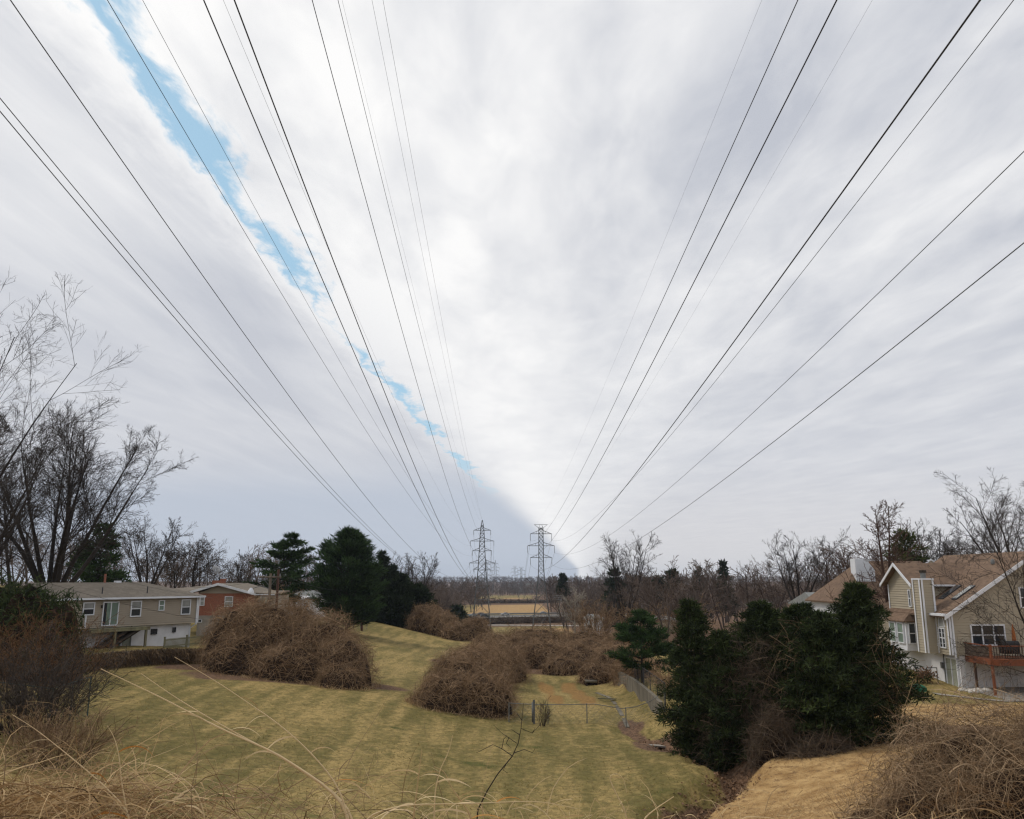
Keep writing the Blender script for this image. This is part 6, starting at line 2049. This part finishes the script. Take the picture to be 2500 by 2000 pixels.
sagline(pb_ - [0, 0, .3], pc_ - [0, 0, .3], 1.0, .014, 'upper service wire from the tall brown pole to the dark pole')
sagline(pa_ - [0, 0, .9], pc_ - [0, 0, 1.6], 1.4, .014, 'lower service wire from the lamp pole to the dark pole')
sagline(pc_ - [0, 0, .6], pd_ - [0, 0, .6], .5, .014, 'service wire between the dark pole and the pale pole')
sagline(pc_ - [0, 0, 2.6], pd_ - [0, 0, 3.2], .5, .014, 'lower service wire between the dark pole and the pale pole')
sagline(pc_ - [0, 0, 2.7], at(800, 1478, 118), .3, .014, 'service wire from the dark pole down towards the dense pine')
sagline(pa_ - [0, 0, .35], at(400, 1424, 96), .7, .014, 'service wire from the lamp pole to the brick house side')
sagline(at(0, 1388, 52), at(500, 1514, 79), .3, .012, 'drooping service wire crossing the taupe house wall')
sagline(at(0, 1330, 52), at(520, 1460, 80), .4, .010, 'service wire crossing the roof of the taupe house')
sagline(at(60, 1280, 60), at(660, 1420, 80), .6, .010, 'service wire from the left trees to the lamp pole')

# ------------------------------------------------------------------ grass, stalks and litter
def blades(n, ssel, zfun, Lr, wr, m, name, label, lean=.5, seg=1, zlim=None):
    d = np.exp(rng.uniform(math.log(ssel[0] + 30), math.log(ssel[1] + 30), n))
    x = d * rng.uniform(ssel[2], ssel[3], n)
    y = d - 30
    k = zfun(x, y)
    x, y = x[k], y[k]
    n = len(x)
    P = np.stack([x, y, ground(x, y) - .01], axis=1)
    D = unit(rng.normal(size=(n, 3)) * [lean, lean, .15] + [0, 0, .7])
    L = rng.uniform(*Lr, n) * (0.6 + .8 * vnoise(x * .5, y * .5, 2))
    pts = [P]
    for i in range(seg):
        pts.append(pts[-1] + D * (L / seg)[:, None])
        D = unit(D + rng.normal(size=(n, 3)) * .25 + [0, 0, -.35])
    w = np.linspace(1, .25, seg + 1)[None] * rng.uniform(*wr, n)[:, None]
    a = Acc()
    ti = np.clip(.15 + .75 * vnoise(x * .22, y * .22, 4) + rng.normal(size=n) * .18, 0, 1)
    a.tubes(np.stack(pts, axis=1), w, 2, ti)
    return tag(a.build(name, m), label, kind='stuff')


def lawn_sel(x, y):
    z = zones(x, y)
    return (z[:, 1] < .4) & (z[:, 0] < .5) & (z[:, 2] < .5)


def dry_sel(x, y):
    z = zones(x, y)
    return (z[:, 1] < .55) & (z[:, 0] > .4)


blades(115000, (33, 130, -.45, .30), lawn_sel, (.05, .13), (.006, .018), M['grass'], 'grass', 'short winter turf of green and straw blades on the lawn', 1.1)
blades(34000, (20, 52, .04, .32), dry_sel, (.08, .26), (.004, .010), M['straw'], 'dry_grass', 'short dry tan turf on the right bank', 1.1)
# verge in front of the viewer
n = 11000
x = rng.uniform(-5.5, 5.5, n)
y = rng.uniform(4.6, 8.6, n)
P = np.stack([x, y, ground(x, y) - .01], axis=1)
D = unit(rng.normal(size=(n, 3)) * [.6, .6, .2] + [0, 0, .8])
L = rng.uniform(.05, .19, n) * (.55 + .8 * vnoise(x * 1.5, y * 1.5, 6))
pts = [P]
for i in range(3):
    pts.append(pts[-1] + D * (L / 3)[:, None])
    D = unit(D + rng.normal(size=(n, 3)) * .25 + [0, 0, -.25])
a = Acc()
a.tubes(np.stack(pts, axis=1), np.array([[.0032, .0028, .002, .0008]]) * rng.uniform(.6, 1.3, n)[:, None], 2, np.clip(rng.normal(.55, .22, n), 0, 1))
tag(a.build('verge_grass', M['straw']), 'short straw coloured grass along the verge at the bottom edge', kind='stuff')


def thatch(n, cx, cy, sx, sy, L0, L1, r, m, name, label, up=.5, kind='stuff', tint=(.5, .22), droop=.2, z0=0.0, z1=.35):
    x, y = rng.normal(cx, sx, n), rng.normal(cy, sy, n)
    P = np.stack([x, y, ground(x, y) + rng.uniform(z0, z1, n)], axis=1)
    D = unit(rng.normal(size=(n, 3)) * [1, .8, .4] + [0, 0, up])
    L = rng.uniform(L0, L1, n)
    pts = [P]
    for i in range(6):
        pts.append(pts[-1] + D * (L / 6)[:, None])
        kink = (rng.uniform(size=n) < .14)[:, None]
        D = unit(D + rng.normal(size=(n, 3)) * np.where(kink, .8, .12) + [0, 0, -droop])
    a = Acc()
    a.tubes(np.stack(pts, axis=1), r * rng.uniform(.5, 1.5, n)[:, None] * np.array([[1, 1, .95, .85, .7, .5, .2]]), 2, np.clip(rng.normal(*tint, n), 0, 1))
    return tag(a.build(name, m), label, kind=kind)


thatch(1800, -3.8, 7.0, .72, .42, .25, 1.0, .0034, M['straw'], 'dry_thatch', 'tangled dry grass heap at the lower left corner', .3, z1=.38, tint=(.45, .3))
thatch(500, -3.3, 7.0, 1.3, .5, .3, 1.1, .0026, M['twig'], 'dry_thatch', 'dark dead stems inside the dry grass heap', .5)
thatch(260, .0, 6.7, 2.0, .4, .15, .55, .0026, M['straw_pale'], 'dry_thatch', 'loose pale straw along the verge in the middle', .2, droop=.28)
thatch(110, 3.4, 6.8, 1.6, .4, .2, .6, .0024, M['straw'], 'dry_thatch', 'sparse dry stems along the verge on the right', .6)


def stalk(name, pix, Y, r, label, m, leaves=(), cat='grass stalk', base_drop=.35, twigs=0, group=None):
    """a single dry stem through sighted points, with blades hanging from its joints"""
    P = np.array([at(u, v, Y + dy) for (u, v, dy) in pix])
    b = P[0].copy()
    b[2] = min(gz(b[0], b[1]) - .05, b[2])
    P = np.concatenate([b[None], P])
    t_ = np.linspace(0, 1, 26)
    k = np.concatenate([[0], np.cumsum(np.linalg.norm(np.diff(P, axis=0), axis=1))])
    k /= k[-1]
    Q = np.stack([np.interp(t_, k, P[:, i]) for i in range(3)], axis=1)
    for _ in range(3):
        Q[1:-1] = (Q[:-2] + 2 * Q[1:-1] + Q[2:]) / 4
    root = empty(name, P[0], label, cat, group)
    a = Acc()
    rad = r * 1.3 * np.linspace(1, .22, 26)
    rad[::5] *= 1.25
    a.tubes(Q[None], rad[None], 6, .7)
    a.build('stem', m, root)
    for (f, dx, dz, L, w_) in leaves:
        i = int(f * 25)
        d = unit(np.array([dx, rng.normal() * .2, dz]))
        pp = [Q[i]]
        for s_ in range(9):
            pp.append(pp[-1] + d * L / 9)
            d = unit(d + np.array([0, 0, -.16]) + rng.normal(size=3) * .05)
        a = Acc()
        a.tubes(np.array(pp)[None], (w_ * np.array([.5, .9, 1, 1, .95, .85, .7, .5, .3, .1]))[None], 2, float(np.clip(rng.normal(.6, .2), 0, 1)))
        a.build('leaf', M['rust_leaf'] if rng.uniform() < .18 else M['straw_pale'], root)
    return Q


LV = lambda n, L=.35: [(rng.uniform(.15, .8), rng.choice([-1, -1, 1]) * rng.uniform(.5, 1), rng.uniform(-.1, .6), L * rng.uniform(.5, 1.3), .006) for _ in range(n)]
stalk('dry_stalk', [(860, 1996, 0), (830, 1942, 0), (668, 1834, .1), (555, 1788, .1), (396, 1704, .1), (246, 1633, .1)], 6.2, .0085, 'thickest of the leaning straw stalks, its tip over the lawn', M['straw_pale'], LV(5, .45), group='leaning dry grass stalks')
stalk('dry_stalk', [(868, 1996, 0), (835, 1950, .1), (690, 1850, .1), (560, 1782, .1), (430, 1705, .1), (345, 1645, .1)], 6.3, .0065, 'leaning straw stalk running just above the thickest one', M['straw_pale'], LV(3, .4), group='leaning dry grass stalks')
stalk('dry_stalk', [(850, 1985, 0), (828, 1918, 0), (760, 1838, 0), (689, 1773, 0), (534, 1667, 0), (426, 1604, 0)], 6.1, .005, 'thin straight straw stalk reaching up towards the garden wall', M['straw_pale'], [(.62, -.9, .1, .22, .004), (.66, -.5, .8, .2, .004), (.4, .6, .5, .2, .004)], group='leaning dry grass stalks')
stalk('dry_stalk', [(310, 1985, 0), (295, 1900, 0), (292, 1850, 0), (280, 1800, 0), (262, 1772, 0)], 6.6, .006, 'upright yellow straw stalk in the lower left heap', M['straw_pale'], LV(5, .3), group='leaning dry grass stalks')
stalk('dry_stalk', [(320, 1985, 0), (240, 1905, 0), (150, 1830, 0), (80, 1775, 0), (30, 1745, 0)], 6.5, .005, 'straw stalk leaning to the left edge of the picture', M['straw_pale'], LV(6, .3), group='leaning dry grass stalks')
stalk('dry_stalk', [(1060, 1990, 0), (1062, 1930, 0), (1075, 1875, 0), (1095, 1840, 0), (1105, 1795, 0)], 6.3, .005, 'upright straw stalk in the middle with a hooked tip', M['straw_pale'], LV(8, .4), group='leaning dry grass stalks')
stalk('dry_stalk', [(1150, 1990, 0), (1100, 1920, 0), (1085, 1880, 0), (1060, 1872, 0)], 6.4, .006, 'bent brown stalk beside the upright one in the middle', M['straw'], LV(7, .45), group='leaning dry grass stalks')
stalk('dry_stalk', [(1010, 1990, 0), (1025, 1870, 0), (1030, 1830, 0)], 6.5, .006, 'short brown stalk left of the bare sapling', M['straw'], LV(4, .4), group='leaning dry grass stalks')
stalk('dry_stalk', [(1530, 1985, 0), (1500, 1930, 0), (1482, 1890, 0), (1520, 1888, 0), (1530, 1935, 0)], 6.6, .0045, 'folded yellow stalk on the right of the verge', M['straw_pale'], LV(2, .25), group='leaning dry grass stalks')
stalk('dry_stalk', [(1570, 2000, 0), (1600, 1975, 0), (1645, 1945, 0)], 5.9, .007, 'short pale stalk pointing at the gully', M['straw_pale'], LV(2, .2), group='leaning dry grass stalks')
stalk('dry_stalk', [(880, 1996, 0), (980, 1965, 0), (1150, 1962, 0), (1320, 1955, 0), (1410, 1975, 0)], 6.2, .005, 'long pale stalk lying along the verge', M['straw_pale'], LV(4, .3), group='leaning dry grass stalks')
stalk('dry_stalk', [(500, 1990, 0), (480, 1930, 0), (440, 1895, 0), (380, 1870, 0)], 6.6, .005, 'arched straw stalk at the right end of the dry heap', M['straw_pale'], LV(6, .4), group='leaning dry grass stalks')
# bare sapling
sp_pts = [(1167, 1976), (1190, 1930), (1215, 1890), (1251, 1846), (1265, 1815), (1272, 1779), (1278, 1717)]
sap = empty('bare_sapling', at(1160, 1990, 6.8), 'dark leafless sapling leaning up from the verge in the middle', 'sapling')
Q = np.array([at(u, v, 6.8) for u, v in sp_pts])
Q = np.concatenate([[np.array([Q[0][0] - .03, 6.8, gz(Q[0][0], 6.8) - .05])], Q])
a = Acc()
a.tubes(Q[None], np.array([[.0065, .006, .0056, .005, .0045, .004, .003, .0016]]), 6, .1)
a.build('stem', M['bark'], sap)
a = Acc()
for br in ([(1251, 1846), (1225, 1828), (1203, 1818), (1180, 1830), (1163, 1838)], [(1272, 1779), (1300, 1790), (1318, 1770), (1322, 1762)], [(1262, 1815), (1240, 1800), (1225, 1790), (1205, 1770)], [(1270, 1795), (1250, 1782), (1228, 1785)],
           [(1256, 1838), (1280, 1830), (1300, 1838), (1306, 1828)], [(1225, 1828), (1230, 1805), (1238, 1795)], [(1235, 1868), (1228, 1880), (1240, 1888)], [(1275, 1760), (1262, 1742)], [(1243, 1800), (1236, 1815), (1248, 1826)], [(1300, 1790), (1306, 1778)]):
    q = np.array([at(u, v, 6.8 + rng.normal() * .03) for u, v in br])
    a.tubes(q[None], np.linspace(.0034, .0014, len(q))[None], 4, .15)
tag(a.build('branches', M['bark'], sap), kind='stuff')
# dead leaves in the gully
n = 6000
k = rng.uniform(3.5, 10.5, n)
i0 = k.astype(int)
fr = (k - i0)[:, None]
xy = CREEK[i0] * (1 - fr) + CREEK[np.minimum(i0 + 1, len(CREEK) - 1)] * fr + rng.normal(size=(n, 2)) * .55
P = np.stack([xy[:, 0], xy[:, 1], ground(xy[:, 0], xy[:, 1]) + .02], axis=1)
D = unit(rng.normal(size=(n, 3)) * [1, 1, .3])
a = Acc()
sprays(a, P, D, rng.uniform(.08, .2, n), rng.uniform(.03, .07, n), rng.uniform(0, 1, n), .2)
tag(a.build('leaf_litter', M['leaf_litter']), 'dead brown leaves lying along the gully', kind='stuff')

# ------------------------------------------------------------------ haze: one closed box of thin air round everything
def haze_box():
    m, t, b = new_mat('thin_haze')
    m.node_tree.nodes.remove(b)
    v = t.n('ShaderNodeVolumePrincipled')
    v.inputs['Color'].default_value = (0.72, 0.83, 1.0, 1)
    v.inputs['Density'].default_value = 0.0001
    v.inputs['Anisotropy'].default_value = 0.2
    m.node_tree.links.new(v.outputs[0], m.node_tree.nodes['Material Output'].inputs['Volume'])
    bpy.context.view_layer.update()
    lo, hi = np.full(3, 1e9), np.full(3, -1e9)
    for o in sc.objects:
        if o.type == 'MESH':
            for c in o.bound_box:
                w_ = o.matrix_world @ Vector(c)
                lo, hi = np.minimum(lo, w_), np.maximum(hi, w_)
    a = Acc()
    a.box(lo - [5, 5, 1], hi + [5, 5, 1.5])
    o = a.build('haze', m)
    tag(o, 'thin pale haze filling the air of the valley', kind='stuff')
    print('HAZE', lo, hi)


haze_box()
